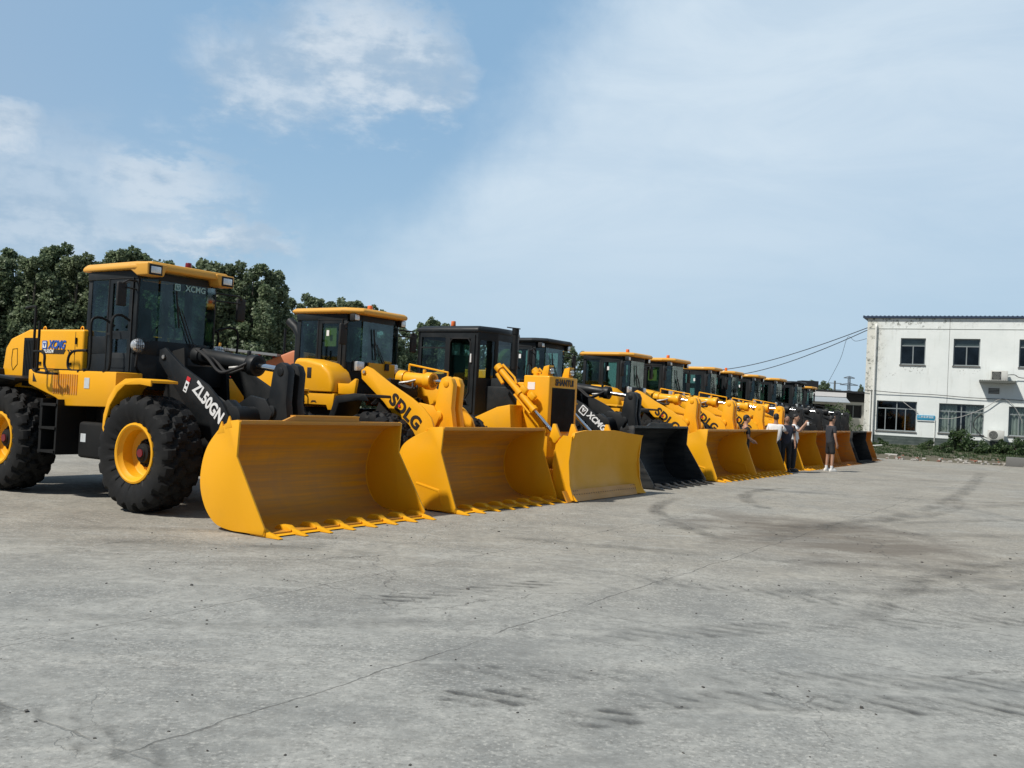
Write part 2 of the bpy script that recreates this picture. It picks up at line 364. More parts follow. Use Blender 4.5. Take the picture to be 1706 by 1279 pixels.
# ------------------------------------------------------------------ ground
def ground_material():
    mt = bpy.data.materials.new('worn_concrete'); mt.use_nodes = True; k = NT(mt.node_tree); b = k.n['Principled BSDF']
    c = k.new('ShaderNodeTexCoord').outputs['Object']; X, Y, Z = k.sep(c)
    # row-aligned coordinates (metres)
    rx_ = k.math('ADD', k.math('MULTIPLY', k.math('SUBTRACT', X, ORG.x), FX.x), k.math('MULTIPLY', k.math('SUBTRACT', Y, ORG.y), FX.y))
    ry_ = k.math('ADD', k.math('MULTIPLY', k.math('SUBTRACT', X, ORG.x), LY.x), k.math('MULTIPLY', k.math('SUBTRACT', Y, ORG.y), LY.y))
    big = k.noise(c, 0.22, 5, 0.6, 0.4); med = k.noise(c, 0.9, 9, 0.68, 0.5); fine = k.noise(c, 9.0, 8, 0.7); grit = k.noise(c, 60.0, 4, 0.7)
    cmb = k.new('ShaderNodeCombineXYZ'); k.put(cmb.inputs[0], k.math('MULTIPLY', rx_, 0.6)); k.put(cmb.inputs[1], k.math('MULTIPLY', ry_, 1.7)); v1 = cmb.outputs[0]
    cm2 = k.new('ShaderNodeCombineXYZ'); k.put(cm2.inputs[0], k.math('MULTIPLY', X, 0.55)); k.put(cm2.inputs[1], k.math('MULTIPLY', k.math('ADD', Y, k.math('MULTIPLY', X, -0.10)), 2.2)); v2 = cm2.outputs[0]
    st1 = k.noise(v1, 1.1, 8, 0.7, 0.6); st2 = k.noise(v2, 1.0, 9, 0.72, 0.8)
    col = k.mix(k.ramp(med, 0.34, 0.66), (0.222, 0.230, 0.228, 1), (0.325, 0.332, 0.324, 1))
    # warmer dust further out, in patches
    warm = k.math('MULTIPLY', k.ramp(Y, 6.5, 11.5), k.ramp(big, 0.30, 0.62, 0.45, 1.0))
    col = k.mix(k.math('MULTIPLY', warm, 0.95), col, k.mix(k.ramp(med, 0.3, 0.7), (0.245, 0.226, 0.194, 1), (0.345, 0.318, 0.272, 1)))
    col = k.mix(k.math('MULTIPLY', k.ramp(st2, 0.50, 0.72), 0.60), col, (0.42, 0.42, 0.40, 1))
    col = k.mix(k.math('MULTIPLY', k.ramp(st1, 0.55, 0.80), 0.42), col, (0.145, 0.145, 0.138, 1))
    col = k.mix(k.math('MULTIPLY', k.ramp(big, 0.48, 0.66), 0.26), col, (0.15, 0.15, 0.145, 1))
    col = k.mix(k.ramp(fine, 0.42, 0.70, 0.0, 0.50), col, (0.15, 0.15, 0.145, 1)); col = k.mix(k.ramp(fine, 0.48, 0.28, 0.0, 0.45), col, (0.44, 0.44, 0.425, 1))
    col = k.mix(k.math('MULTIPLY', k.ramp(k.noise(c, 3.1, 8, 0.75, 0.3, off=(9, 2, 4)), 0.60, 0.70), 0.35), col, (0.42, 0.42, 0.405, 1))
    ag = k.noise(c, 34.0, 3, 0.6, off=(5, 5, 5)); ag2 = k.noise(c, 1.5, 3, .6, off=(7, 0, 7))
    col = k.mix(k.math('MULTIPLY', k.ramp(ag, .56, .64), k.ramp(ag2, .35, .6, .15, .55)), col, (.47, .47, .45, 1)); col = k.mix(k.math('MULTIPLY', k.ramp(ag, .44, .36), k.ramp(ag2, .35, .6, .15, .50)), col, (.12, .12, .115, 1))
    # loose dark grit in patches
    gp = k.math('MULTIPLY', k.ramp(grit, 0.64, 0.70), k.ramp(k.noise(c, 0.7, 4, 0.6, off=(4, 4, 0)), 0.50, 0.66))
    col = k.mix(k.math('MULTIPLY', gp, 0.7), col, (0.045, 0.045, 0.042, 1))
    wob = k.math('MULTIPLY', k.math('SUBTRACT', k.noise(c, 1.3, 4, 0.6), 0.5), 0.22); wob2 = k.math('MULTIPLY', k.math('SUBTRACT', k.noise(c, 14.0, 3, 0.6), 0.5), 0.025)
    wobt = k.math('ADD', wob, wob2)
    dark = None
    def add(mask):
        nonlocal dark
        dark = mask if dark is None else k.math('MAXIMUM', dark, mask)
    brk = k.ramp(k.noise(c, 1.1, 4, 0.6, off=(1, 8, 2)), 0.34, 0.50, 0.15, 1.0)
    for coord, at, wd, gain in ((rx_, 7.1, .010, .75), (rx_, 5.0, .009, .7), (rx_, 11.6, .022, .6), (rx_, 17.0, .03, .5), (ry_, -2.2, .010, .5), (ry_, -0.4, .012, .5), (ry_, -6.4, .014, .6), (ry_, 4.4, .02, .45), (ry_, 11.5, .03, .45)):
        d = k.math('ABSOLUTE', k.math('ADD', k.math('SUBTRACT', coord, at), wobt))
        add(k.math('MULTIPLY', k.math('MULTIPLY', k.ramp(d, wd, wd*.3), gain), brk))
    # wandering cracks
    vo = k.new('ShaderNodeTexVoronoi'); vo.feature = 'DISTANCE_TO_EDGE'; vo.inputs['Scale'].default_value = 0.38
    nv = k.n.new('ShaderNodeVectorMath'); nv.operation = 'ADD'; ns = k.noise(c, 1.6, 6, 0.6, out=1); k.put(nv.inputs[0], c); k.put(nv.inputs[1], k.vmul(ns, (0.9, 0.9, 0))); k.put(vo.inputs['Vector'], nv.outputs[0])
    crk = k.math('MULTIPLY', k.ramp(vo.outputs['Distance'], 0.0035, 0.001), k.ramp(k.noise(c, 0.5, 3, 0.5, off=(6, 1, 0)), 0.46, 0.6))
    add(k.math('MULTIPLY', crk, 0.6))
    # oily patch in the middle of the yard
    u = k.math('MULTIPLY', k.math('SUBTRACT', X, 4.6), .42); v = k.math('MULTIPLY', k.math('SUBTRACT', Y, 13.6), .30)
    pr = k.math('SQRT', k.math('ADD', k.math('MULTIPLY', u, u), k.math('MULTIPLY', v, v)))
    patch = k.math('MULTIPLY', k.ramp(k.math('ADD', pr, k.math('MULTIPLY', k.math('SUBTRACT', med, .5), 1.6)), 1.0, .35), k.ramp(st2, .35, .6, .3, 1.0))
    col = k.mix(k.math('MULTIPLY', patch, .80), col, (0.125, 0.104, 0.082, 1))
    col = k.mix(1.0, col, (1.02, 1.01, .97, 1), 'MULTIPLY')
    col = k.mix(k.math('MULTIPLY', dark, .72), col, (0.060, 0.057, 0.052, 1))
    k.put(b.inputs['Base Color'], col); k.put(b.inputs['Roughness'], k.ramp(med, .3, .7, .72, .92)); b.inputs['Specular IOR Level'].default_value = .35
    h = k.math('ADD', k.math('MULTIPLY', fine, .4), k.math('ADD', k.math('MULTIPLY', grit, .12), k.math('ADD', k.math('MULTIPLY', med, .6), k.math('MULTIPLY', dark, -.8))))
    bp = k.new('ShaderNodeBump'); bp.inputs['Strength'].default_value = .55; bp.inputs['Distance'].default_value = .02; k.put(bp.inputs['Height'], h); k.put(b.inputs['Normal'], bp.outputs[0])
    return mt
gm = MB(); gm.add([(-60, -20, 0), (60, -20, 0), (60, 110, 0), (-60, 110, 0)], [(0, 1, 2, 3)])
struct('yard_paving', gm.mesh('yard_paving', ground_material()))
FIELD = M('field', (0.10, 0.11, 0.05), .95, dirt=.6, dirtcol=(.16, .14, .09), scale=.05)
def mark_material(name, tread):
    mt = bpy.data.materials.new(name); mt.use_nodes = True; k = NT(mt.node_tree); b = k.n['Principled BSDF']
    uv = k.new('ShaderNodeUVMap').outputs[0]; U, V, _ = k.sep(uv); c = k.new('ShaderNodeTexCoord').outputs['Object']; rnd_ = k.new('ShaderNodeObjectInfo').outputs['Color']
    n1_ = k.noise(c, 1.7, 6, .68, .3); n2_ = k.noise(c, 12, 6, .7)
    vv = k.math('ADD', V, k.math('MULTIPLY', k.math('SUBTRACT', n1_, .5), .5))
    edge = k.ramp(k.math('ABSOLUTE', vv), .95, .72 if tread else .2)
    br = k.ramp(n1_, .36, .64, .04, 1.0); br = br if tread else k.math('MULTIPLY', br, .62)
    if tread:
        ph = k.math('FRACT', k.math('ADD', k.math('ADD', k.math('DIVIDE', U, .235), k.math('MULTIPLY', k.math('SUBTRACT', n1_, .5), .8)), k.math('MULTIPLY', k.math('SINE', k.math('MULTIPLY', V, 1.5)), .75)))
        pat = k.math('MULTIPLY', k.ramp(ph, .0, .12), k.ramp(ph, .70, .15)); a_ = k.math('ADD', k.math('MULTIPLY', pat, .60), .12)
    else: a_ = k.ramp(k.noise(uv, 3.0, 6, .7), .25, .7, .35, 1.0)
    ends = k.new('ShaderNodeAttribute'); ends.attribute_name = 'fade'
    a_ = k.math('MULTIPLY', k.math('MULTIPLY', a_, edge), k.math('MULTIPLY', k.math('MULTIPLY', br, k.ramp(n2_, .25, .6, .5, 1.0)), ends.outputs['Fac']))
    b.inputs['Base Color'].default_value = (.060, .062, .062, 1) if tread else (.070, .068, .064, 1); b.inputs['Roughness'].default_value = .9; b.inputs['Specular IOR Level'].default_value = .2
    k.put(b.inputs['Alpha'], a_); return mt
MK = {True: mark_material('tread_print', True), False: mark_material('rubber_scuff', False)}
MZ = [0.004]
def mark(pts, wdt, gain, tread=False):
    P = smooth_pts([(a, b, 0) for a, b in pts], 10) if len(pts) > 2 else [Vector((*pts[0], 0)).lerp(Vector((*pts[1], 0)), i/20) for i in range(21)]
    me = bpy.data.meshes.new('tyre_mark'); vs = []; L = 0; us = []
    for i, p in enumerate(P):
        d = (P[min(i+1, len(P)-1)]-P[max(i-1, 0)]).normalized(); n = Vector((-d.y, d.x, 0))
        if i: L += (p-P[i-1]).length
        us.append(L); vs += [p-n*wdt/2+Vector((0, 0, MZ[0])), p+n*wdt/2+Vector((0, 0, MZ[0]))]
    MZ[0] += .0006
    me.from_pydata(vs, [], [(2*i, 2*i+2, 2*i+3, 2*i+1) for i in range(len(P)-1)]); uvl = me.uv_layers.new(name='UVMap')
    for lp in me.loops: uvl.data[lp.index].uv = (us[lp.vertex_index//2], 1 if lp.vertex_index % 2 else -1)
    at_ = me.attributes.new('fade', 'FLOAT', 'POINT')
    for i in range(len(vs)): u = us[i//2]; at_.data[i].value = gain*min(1, u/.35)*min(1, (L-u)/.35) if L > .9 else gain*min(1, u/.08)*min(1, (L-u)/.08)
    me.materials.append(MK[tread]); struct('tyre_mark', me)
for a in (([(-1.25, 7.78), (.62, 9.2)], .36, .75), ([(-.35, 5.40), (.27, 5.56)], .38, .85), ([(.62, 5.58), (2.2, 5.72), (4.2, 5.80)], .42, .8), ([(.30, 5.10), (.82, 5.32)], .34, 1.0), ([(.5, 7.0), (3, 7.9), (5.5, 8.6)], .45, .45),
          ([(-3.6, 5.2), (-1.2, 4.3)], .40, .4), ([(1.2, 9.6), (6.5, 7.6)], .5, .45), ([(-.6, 5.9), (1.4, 6.15), (4, 6.3)], .40, .5), ([(-5, 8.8), (-1.4, 11)], .4, .35), ([(3.2, 9.6), (5.2, 10.6), (9, 11)], .45, .45)): mark(*a, tread=True)
def marc(cx, cy, r, a0, a1): return [(cx+r*math.cos(a0+(a1-a0)*i/8), cy+r*math.sin(a0+(a1-a0)*i/8)) for i in range(9)]
for a in ((marc(8.9, 15.2, 6.4, 2.6, 3.55), .42, .9), (marc(10.6, 18.0, 5.9, 2.3, 3.3), .45, .85), (marc(6.0, 30.0, 19.0, -1.9, -.7), .5, .55), (marc(2.0, 36.0, 22.0, -1.4, -.6), .6, .5), (marc(14, 2, 12.5, 1.3, 2.7), .5, .5), (marc(15, 4, 14.5, 1.2, 2.5), .45, .55),
          (marc(-2, 26, 13, -1.2, -.35), .45, .6), (marc(30, 8, 20.5, 2.2, 3.0), .55, .5), (marc(9, 30, 9, -2.2, -.8), .5, .55), ([(2.5, 9.2), (5, 9.9), (8, 11.8), (11, 14.5)], .4, .55), ([(4.5, 11.2), (7, 12.2), (10, 15.2), (14, 20)], .5, .6), ([(3.5, 13.5), (7, 17), (11, 23), (17, 34)], .6, .7),
          ([(5.5, 8.0), (9, 9.4), (13, 13)], .4, .5), ([(-6, 9.5), (-3.5, 10.3), (-1.2, 10.2)], .35, .45), ([(-5.5, 10.9), (-3, 11.3), (-.8, 10.9)], .3, .45), ([(-4.2, 7.2), (-2.2, 6.8), (0, 7.4)], .35, .35), ([(9, 17), (12, 19), (17, 21)], .5, .6), ([(9, 19), (13, 22), (20, 25)], .5, .6), ([(9, 26), (13, 28), (19, 29)], .5, .5)): mark(*a)
gm = MB(); gm.add([(-2500, -400, -.02), (2500, -400, -.02), (2500, 4500, -.02), (-2500, 4500, -.02)], [(0, 1, 2, 3)])
struct('ground', gm.mesh('ground', FIELD))

# ------------------------------------------------------------------ trees
def leaf_material(name, dark, light, trans=.46):
    mt = bpy.data.materials.new(name); mt.use_nodes = True; k = NT(mt.node_tree); b = k.n['Principled BSDF']
    c = k.new('ShaderNodeTexCoord').outputs['Object']
    ri = k.new('ShaderNodeObjectInfo').outputs['Random']; ge = k.new('ShaderNodeNewGeometry').outputs['Random Per Island']
    f = k.math('ADD', k.math('MULTIPLY', k.noise(c, 1.2, 3, .6), .55), k.math('MULTIPLY', ge, .45))
    col = k.mix(k.ramp(f, .30, .78), (*dark, 1), (*light, 1)); col = k.mix(k.math('MULTIPLY', ri, .30), col, (light[0]*.8, light[1]*.72, light[2]*.7, 1))
    k.put(b.inputs['Base Color'], col); b.inputs['Roughness'].default_value = .55
    tr = k.new('ShaderNodeBsdfTranslucent'); k.put(tr.inputs[0], col); mx = k.new('ShaderNodeMixShader'); mx.inputs[0].default_value = trans
    k.l.new(b.outputs[0], mx.inputs[1]); k.l.new(tr.outputs[0], mx.inputs[2]); k.l.new(mx.outputs[0], k.n['Material Output'].inputs[0])
    return mt
LEAF = leaf_material('poplar_leaf', (0.075, 0.125, 0.065), (0.300, 0.365, 0.220))
SHRUB = leaf_material('shrub_leaf', (0.035, 0.075, 0.030), (0.115, 0.175, 0.070))
BARK = M('bark', (.10, .09, .075), .9, bump=.6, scale=3, dirt=.4, dirtcol=(.04, .035, .03))
def leaf(mb, p, s, rnd):
    n = Vector((rnd.gauss(0, 1), rnd.gauss(0, 1), rnd.gauss(0, 1)+.5)).normalized(); a = n.orthogonal().normalized(); a.rotate(Quaternion(n, rnd.uniform(0, 6.28))); b = n.cross(a)
    mb.add([p-a*s*.5, p-b*s*.42+a*s*.05, p+a*s*.62, p+b*s*.42+a*s*.05], [(0, 1, 2, 3)])
def crown_mesh(seed, H, Wd, nclump=74, per=165, ls=.215, z0=.06, cs=.60):
    rnd = random.Random(seed); mb = MB()
    for i in range(nclump):
        u = rnd.random()**.85; z = H*(z0+(1-z0)*u)
        prof = math.sin(min(1, (1-u)*1.25+.12)*math.pi*.5)**.8 * (0.72+.28*min(1, u*3))
        rr = Wd/2*prof*math.sqrt(rnd.uniform(.15, 1)); th = rnd.uniform(0, 6.28)
        c = Vector((rr*math.cos(th), rr*math.sin(th), z)); R_ = rnd.uniform(.6, 1.15)*cs
        if u > .9: R_ *= .7
        if i % 6 == 0: c.z += .25; c.x *= 1.12; c.y *= 1.12
        for j in range(per):
            d = Vector((rnd.gauss(0, 1), rnd.gauss(0, 1), rnd.gauss(0, 1))).normalized()
            leaf(mb, c+Vector((d.x*R_, d.y*R_, d.z*R_*1.15))*rnd.uniform(.55, 1.05), ls*rnd.uniform(.7, 1.2), rnd)
    return mb.mesh('crown', LEAF, recalc=False)
def trunk_mesh(seed, H):
    rnd = random.Random(seed+50); mb = MB()
    mb.tube([(0, 0, -.1), (.02, .03, H*.25), (-.05, .02, H*.5), (.04, 0, H*.75), (0, .03, H*.93)], [.17, .14, .11, .07, .02], 9)
    for i in range(9):
        z = H*rnd.uniform(.16, .75); a = rnd.uniform(0, 6.28); l = rnd.uniform(.8, 1.5)
        mb.tube([(0, 0, z), (math.cos(a)*l*.5, math.sin(a)*l*.5, z+l*.5), (math.cos(a)*l, math.sin(a)*l, z+l*1.2)], [.05, .035, .012], 6)
    return mb.mesh('trunk', BARK)
TREES = [(crown_mesh(s, 10, w_), trunk_mesh(s, 10)) for s, w_ in ((1, 3.7), (2, 4.2), (3, 3.4), (4, 4.0))]
ORD = ['first', 'second', 'third', 'fourth', 'fifth', 'sixth', 'seventh', 'eighth', 'ninth', 'tenth', 'eleventh', 'twelfth', 'thirteenth', 'fourteenth', 'fifteenth', 'sixteenth']
def tree(px, ytop, Y, label, group):
    top = at_depth(px, ytop, Y); H = top.z
    i = random.randrange(4); s = H/10.15
    r_ = root('tree', label, 'tree', (top.x, top.y, 0), random.uniform(0, 6.28), group, (s*random.uniform(.98, 1.15), s*random.uniform(.98, 1.15), s))
    link('crown', TREES[i][0], r_); link('trunk', TREES[i][1], r_)
front = [(-75, 425, 58), (-35, 421, 59), (0, 430, 58), (28, 420, 60), (62, 432, 58), (97, 414, 60), (132, 430, 59), (165, 440, 61), (208, 420, 60), (238, 424, 61), (275, 440, 60), (310, 452, 61), (345, 438, 60), (388, 444, 61), (424, 444, 61), (458, 456, 62)]
for i, (a, b, c) in enumerate(front):
    tree(a, b, c, f'{ORD[i]} dark green tree from the left in the tall belt behind the nearest loader', 'trees of the tall belt')
mid = [(492, 500, 84), (520, 497, 85), (548, 506, 85), (577, 503, 87), (604, 505, 87), (630, 515, 88), (652, 545, 95), (676, 548, 97)]
for i, (a, b, c) in enumerate(mid):
    tree(a, b, c, f'{ORD[i]} green tree from the left in the belt behind the second loader', 'trees of the middle belt')
far = [(704, 541, 102), (722, 535, 103), (748, 541, 105), (780, 556, 110), (808, 552, 115), (832, 560, 118), (856, 572, 121), (905, 585, 125), (950, 580, 126), (975, 590, 128), (1000, 592, 130)]
for i, (a, b, c) in enumerate(far):
    tree(a, b, c, f'{ORD[i]} distant green tree from the left in the belt behind the bulldozer', 'trees of the far belt')
for i, (a, b, c) in enumerate([(1058, 603, 148), (1075, 600, 150), (1092, 599, 150), (1110, 603, 152), (1126, 610, 154)]):
    tree(a, b, c, f'{ORD[i]} treetop from the left beyond the yellow cab roofs in mid row', 'treetops beyond the cab roofs')
back = [(-55, 448, 66), (-12, 452, 66), (45, 455, 66), (85, 450, 66), (118, 452, 67), (188, 455, 67), (258, 455, 67), (330, 465, 67), (370, 470, 68), (405, 468, 68), (440, 472, 68)]
for a, b, c in back:
    tree(a, b, c, f'{ORD[back.index((a, b, c))]} shaded tree from the left in the rank behind the tall belt', 'trees of the second rank')

# ------------------------------------------------------------------ white two storey building
B0 = Vector((18.2, 48.8, 0)); BD = Vector((.883, -.469, 0)); BN = Vector((-.469, -.883, 0))     # u along the wall, n out of it
def bp(u, d, z): return Vector((u, -d, z))   # local: x along, -y outward
def wall_material():
    mt = bpy.data.materials.new('stained_white_render'); mt.use_nodes = True; k = NT(mt.node_tree); b = k.n['Principled BSDF']
    c = k.new('ShaderNodeTexCoord').outputs['Object']; X, Y, Z = k.sep(c)
    n = k.noise(c, .8, 6, .6); fine = k.noise(c, 7, 8, .7); mid_ = k.noise(c, 2.6, 8, .7, .5)
    col = k.mix(k.ramp(n, .3, .7), (.71, .755, .745, 1), (.79, .83, .82, 1))
    # mould: at the old left corner and under the eaves, patchy
    left = k.ramp(k.math('ADD', X, k.math('MULTIPLY', k.math('SUBTRACT', n, .5), 1.2)), 1.0, .1); eav = k.math('MULTIPLY', k.ramp(Z, 6.15, 6.8), k.ramp(X, 5.0, 2.5, .25, 1))
    col = k.mix(k.math('MULTIPLY', left, .55), col, (.58, .55, .46, 1))
    sp = k.math('MULTIPLY', k.ramp(mid_, .47, .58), k.ramp(fine, .45, .58)); msk = k.math('MAXIMUM', k.math('MULTIPLY', left, .95), k.math('MULTIPLY', eav, .95))
    col = k.mix(k.math('MULTIPLY', sp, msk), col, (.13, .14, .12, 1))
    cm = k.new('ShaderNodeCombineXYZ'); k.put(cm.inputs[0], k.math('MULTIPLY', X, 3.0)); k.put(cm.inputs[2], k.math('MULTIPLY', Z, .35))
    drip = k.math('MULTIPLY', k.ramp(k.noise(cm.outputs[0], 1.6, 6, .6), .52, .75), k.ramp(fine, .3, .6)); col = k.mix(k.math('MULTIPLY', drip, .34), col, (.42, .43, .38, 1))
    # flaking under the first floor windows
    def flake(u0, u1, z0, z1):
        nonlocal col
        m_ = k.math('MULTIPLY', k.math('MULTIPLY', k.ramp(X, u0-.1, u0+.2), k.ramp(X, u1+.1, u1-.2)), k.math('MULTIPLY', k.ramp(Z, z0-.1, z0+.15), k.ramp(Z, z1+.1, z1-.05)))
        col = k.mix(k.math('MULTIPLY', m_, k.math('MULTIPLY', k.ramp(k.noise(c, 9, 5, .6, off=(u0, 0, 3)), .56, .62), .8)), col, (.20, .21, .19, 1))
    flake(1.7, 2.9, 4.2, 4.6); flake(4.2, 5.3, 4.25, 4.6); flake(3.9, 5.4, 1.0, 1.25); flake(.9, 1.5, 3.95, 4.15)
    k.put(b.inputs['Base Color'], col); b.inputs['Roughness'].default_value = .85
    bpn = k.new('ShaderNodeBump'); bpn.inputs['Strength'].default_value = .3; bpn.inputs['Distance'].default_value = .02; k.put(bpn.inputs['Height'], fine); k.put(b.inputs['Normal'], bpn.outputs[0])
    return mt
WALL = wall_material()
def dado_material():
    mt = bpy.data.materials.new('green_dado'); mt.use_nodes = True; k = NT(mt.node_tree); b = k.n['Principled BSDF']
    c = k.new('ShaderNodeTexCoord').outputs['Object']; X, Y, Z = k.sep(c)
    col = k.mix(k.ramp(k.noise(c, 2.5, 6, .6), .35, .7), (.040, .058, .056, 1), (.075, .098, .092, 1))
    ln = k.math('ABSOLUTE', k.math('SUBTRACT', k.math('FRACT', k.math('DIVIDE', Z, .145)), .5)); col = k.mix(k.math('MULTIPLY', k.ramp(ln, .46, .49), k.math('MULTIPLY', k.noise(c, 4, 3), 1.0)), col, (.30, .33, .31, 1))
    k.put(b.inputs['Base Color'], col); b.inputs['Roughness'].default_value = .7; return mt
DADO = dado_material()
FRAME = M('window_frame', (.22, .25, .26), .5); RFB = M('blue_roof_sheet', (.025, .045, .09), .5); CURT = M('curtain', (.72, .74, .70), .85, var=.25, scale=4)
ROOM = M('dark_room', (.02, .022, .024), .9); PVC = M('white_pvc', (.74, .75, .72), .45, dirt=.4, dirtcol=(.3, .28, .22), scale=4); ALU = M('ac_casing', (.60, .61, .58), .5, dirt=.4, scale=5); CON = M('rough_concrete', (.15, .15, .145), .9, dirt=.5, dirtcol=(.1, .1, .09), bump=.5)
BW, BDp = 14.0, 8.0
blg = root('building', 'white two storey building with stained walls, dark green dado and blue roof edge', 'building', B0, math.atan2(BD.y, BD.x))
wins = [(1.63, 2.80, 4.61, 5.95, 'u'), (4.07, 5.26, 4.61, 5.95, 'u'), (6.95, 8.15, 4.61, 5.95, 'u'), (9.6, 10.8, 4.61, 5.95, 'u'), (.61, 2.51, 1.22, 2.74, 'l'), (3.53, 5.54, 1.26, 2.72, 'c'), (6.61, 8.6, 1.28, 2.70, 'c'), (9.7, 11.6, 1.28, 2.70, 'c')]
def wl(mb):
    mb.grid_wall(0, BW, .0, 6.95, [w_[:4] for w_ in wins], -.22, bp)
    mb.bb(0, .22, .22, BDp, 0, 6.95); mb.bb(BW-.22, BW, .22, BDp, 0, 6.95); mb.bb(.22, BW-.22, BDp-.2, BDp, 0, 6.95)
part('wall', 'b', WALL, wl, blg)
part('dado', 'b', DADO, lambda mb: mb.bb(.44, BW, -.03, -.003, .0, .98), blg)
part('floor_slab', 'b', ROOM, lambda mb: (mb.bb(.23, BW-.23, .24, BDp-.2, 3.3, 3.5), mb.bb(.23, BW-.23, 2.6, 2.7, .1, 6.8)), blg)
part('roof', 'b', RFB, lambda mb: (mb.bb(-.22, BW+.3, -.13, BDp+.3, 6.97, 7.06), [mb.bb(-.22+i*.2, -.14+i*.2, -.135, BDp+.3, 7.06, 7.085) for i in range(73)]), blg)
part('gutter_line', 'b', M('faded_line', (.46, .48, .46), .9), lambda mb: mb.bb(.1, BW, -.02, -.002, 6.42, 6.44), blg)
part('settlement_joint', 'b', LBLK, lambda mb: mb.bb(3.865, 3.879, -.004, .01, 2.74, 6.94), blg)
for (u0, u1, z0, z1, ty) in wins:
    key = (u0, z0)
    def fr(mb):
        q = lambda a, b, c, d, y0=.10, y1=.16: mb.bb(a, b, y0, y1, c, d)
        q(u0, u1, z0, z0+.05); q(u0, u1, z1-.05, z1); q(u0, u0+.05, z0+.05, z1-.05); q(u1-.05, u1, z0+.05, z1-.05)
        zt_ = z1-.38; um = (u0+u1)/2; q(u0+.05, u1-.05, zt_-.025, zt_+.025); q(um-.025, um+.025, z0+.05, zt_-.025)
        if ty != 'u':
            q(um-.025, um+.025, zt_+.025, z1-.05)
            for f_ in (.22, .72): q(u0+(u1-u0)*f_-.02, u0+(u1-u0)*f_+.02, z0+.05, zt_-.025)
    w_ = part('window', key, FRAME, fr, blg)
    part('pane', key, GLW, lambda mb: mb.bb(u0+.04, u1-.04, .125, .133, z0+.04, z1-.04), w_)
    part('sill', key, CON, lambda mb: mb.bb(u0-.03, u1+.03, -.045, .09, z0-.06, z0-.002), w_)
    if ty == 'c':
        def cu(mb):
            n = 60; a, b = u0+.05, u1-.06; z_ = [z0+.05, z1-.06]; vs = []; fs = []
            for i in range(n+1):
                u = a+(b-a)*i/n
                for z in z_: vs.append((u, .22+.035*math.sin(i*1.3)+.02*math.sin(i*.37), z))
            gap = range(int(n*.40), int(n*.49))
            for i in range(n):
                if i not in gap and i not in range(int(n*.52), int(n*.60)): fs.append((2*i, 2*i+2, 2*i+3, 2*i+1))
            mb.add(vs, fs)
        part('curtain', key, CURT, cu, w_)
    elif ty == 'u': part('blind', key, FRAME, lambda mb: mb.bb(u0+.05, u1-.05, .18, .2, z1-.36, z1-.05), w_)
# fittings on the wall, each a thing of its own
def onwall(name, label, cat, mat, fn, bevel=0, group=None):
    mb = MB(); fn(mb); o = link(name, mb.mesh(name, mat, bevel), None); o.matrix_world = Matrix.Translation(B0) @ Matrix.Rotation(math.atan2(BD.y, BD.x), 4, 'Z'); return tag(o, label, cat, group)
onwall('downpipe', 'tall white plastic downpipe at the left corner of the white building', 'pipe', PVC, lambda mb: (mb.cyl((.44, -.09, .3), (.44, -.09, 6.52), .055, n=12), mb.tube([(.44, -.09, 6.5), (.44, -.04, 6.62), (.44, .0, 6.62)], .055, 10), mb.cyl((.30, -.07, .3), (.30, -.07, 3.3), .04, n=10)))
onwall('conduit', 'thin white conduit running down the wall beside the blue sign', 'pipe', PVC, lambda mb: mb.cyl((3.37, -.04, .5), (3.37, -.04, 1.9), .018, n=8))
def ac(u, z, wd, hh, label, top):
    r_ = root('air_conditioner', label, 'air conditioner', B0+BD*u+BN*.32+Vector((0, 0, z)), math.atan2(BD.y, BD.x), 'air conditioners on the white building')
    part('casing', (wd,), ALU, lambda mb: mb.bb(-wd/2, wd/2, -.15, .15, 0, hh), r_, bevel=.015)
    fg = part('fan_grille', (wd,), ROOM, lambda mb: mb.bb(-wd*.42, wd*.12, -.158, -.15, hh*.12, hh*.88) if top else mb.cyl((-wd*.15, -.16, hh/2), (-wd*.15, -.15, hh/2), hh*.42, n=24), r_)
    part('guard_ring', (wd,), ALU, lambda mb: [mb.tube([Vector((-wd*.15+q*math.cos(a), -.166, hh/2+q*math.sin(a))) for a in [i*math.pi/10 for i in range(21)]], .006, 5) for q in (hh*.1, hh*.22, hh*.34)], r_)
    part('bracket', (wd,), STL, lambda mb: (mb.bb(-wd*.35, -wd*.3, -.16, .30, -.04, -.004), mb.bb(wd*.3, wd*.35, -.16, .30, -.04, -.004)), r_)
ac(6.14, 3.90, .74, .50, 'white air conditioner unit on the ledge above the ground floor', True); ac(6.10, 1.06, .72, .46, 'white air conditioner low on the wall with a round fan', False)
def ledge(mb): mb.bb(5.29, 6.86, -.62, -.005, 3.80, 3.86); [mb.cyl((5.33+i*.1, -.60, 3.88), (5.33+i*.1, -.02, 3.88), .05, n=8) for i in range(16)]
onwall('ledge', 'short tiled ledge under the upper air conditioner', 'ledge', M('ledge_tile', (.10, .11, .10), .8), ledge)
onwall('wall_vent', 'small grey louvred vent below the tiled ledge', 'vent', CON, lambda mb: [mb.bb(5.72, 6.15, -.03, -.003, 3.29+i*.07, 3.34+i*.07) for i in range(4)]+[mb.bb(5.70, 5.72, -.035, -.003, 3.27, 3.57), mb.bb(6.15, 6.17, -.035, -.003, 3.27, 3.57)])
SGB = M('sign_blue', (.02, .27, .46), .5)
sg = root('wall_sign', 'small blue sign with white characters between two ground floor windows', 'sign', B0+BD*2.95+BN*.03+Vector((0, 0, 1.96)), math.atan2(BD.y, BD.x))
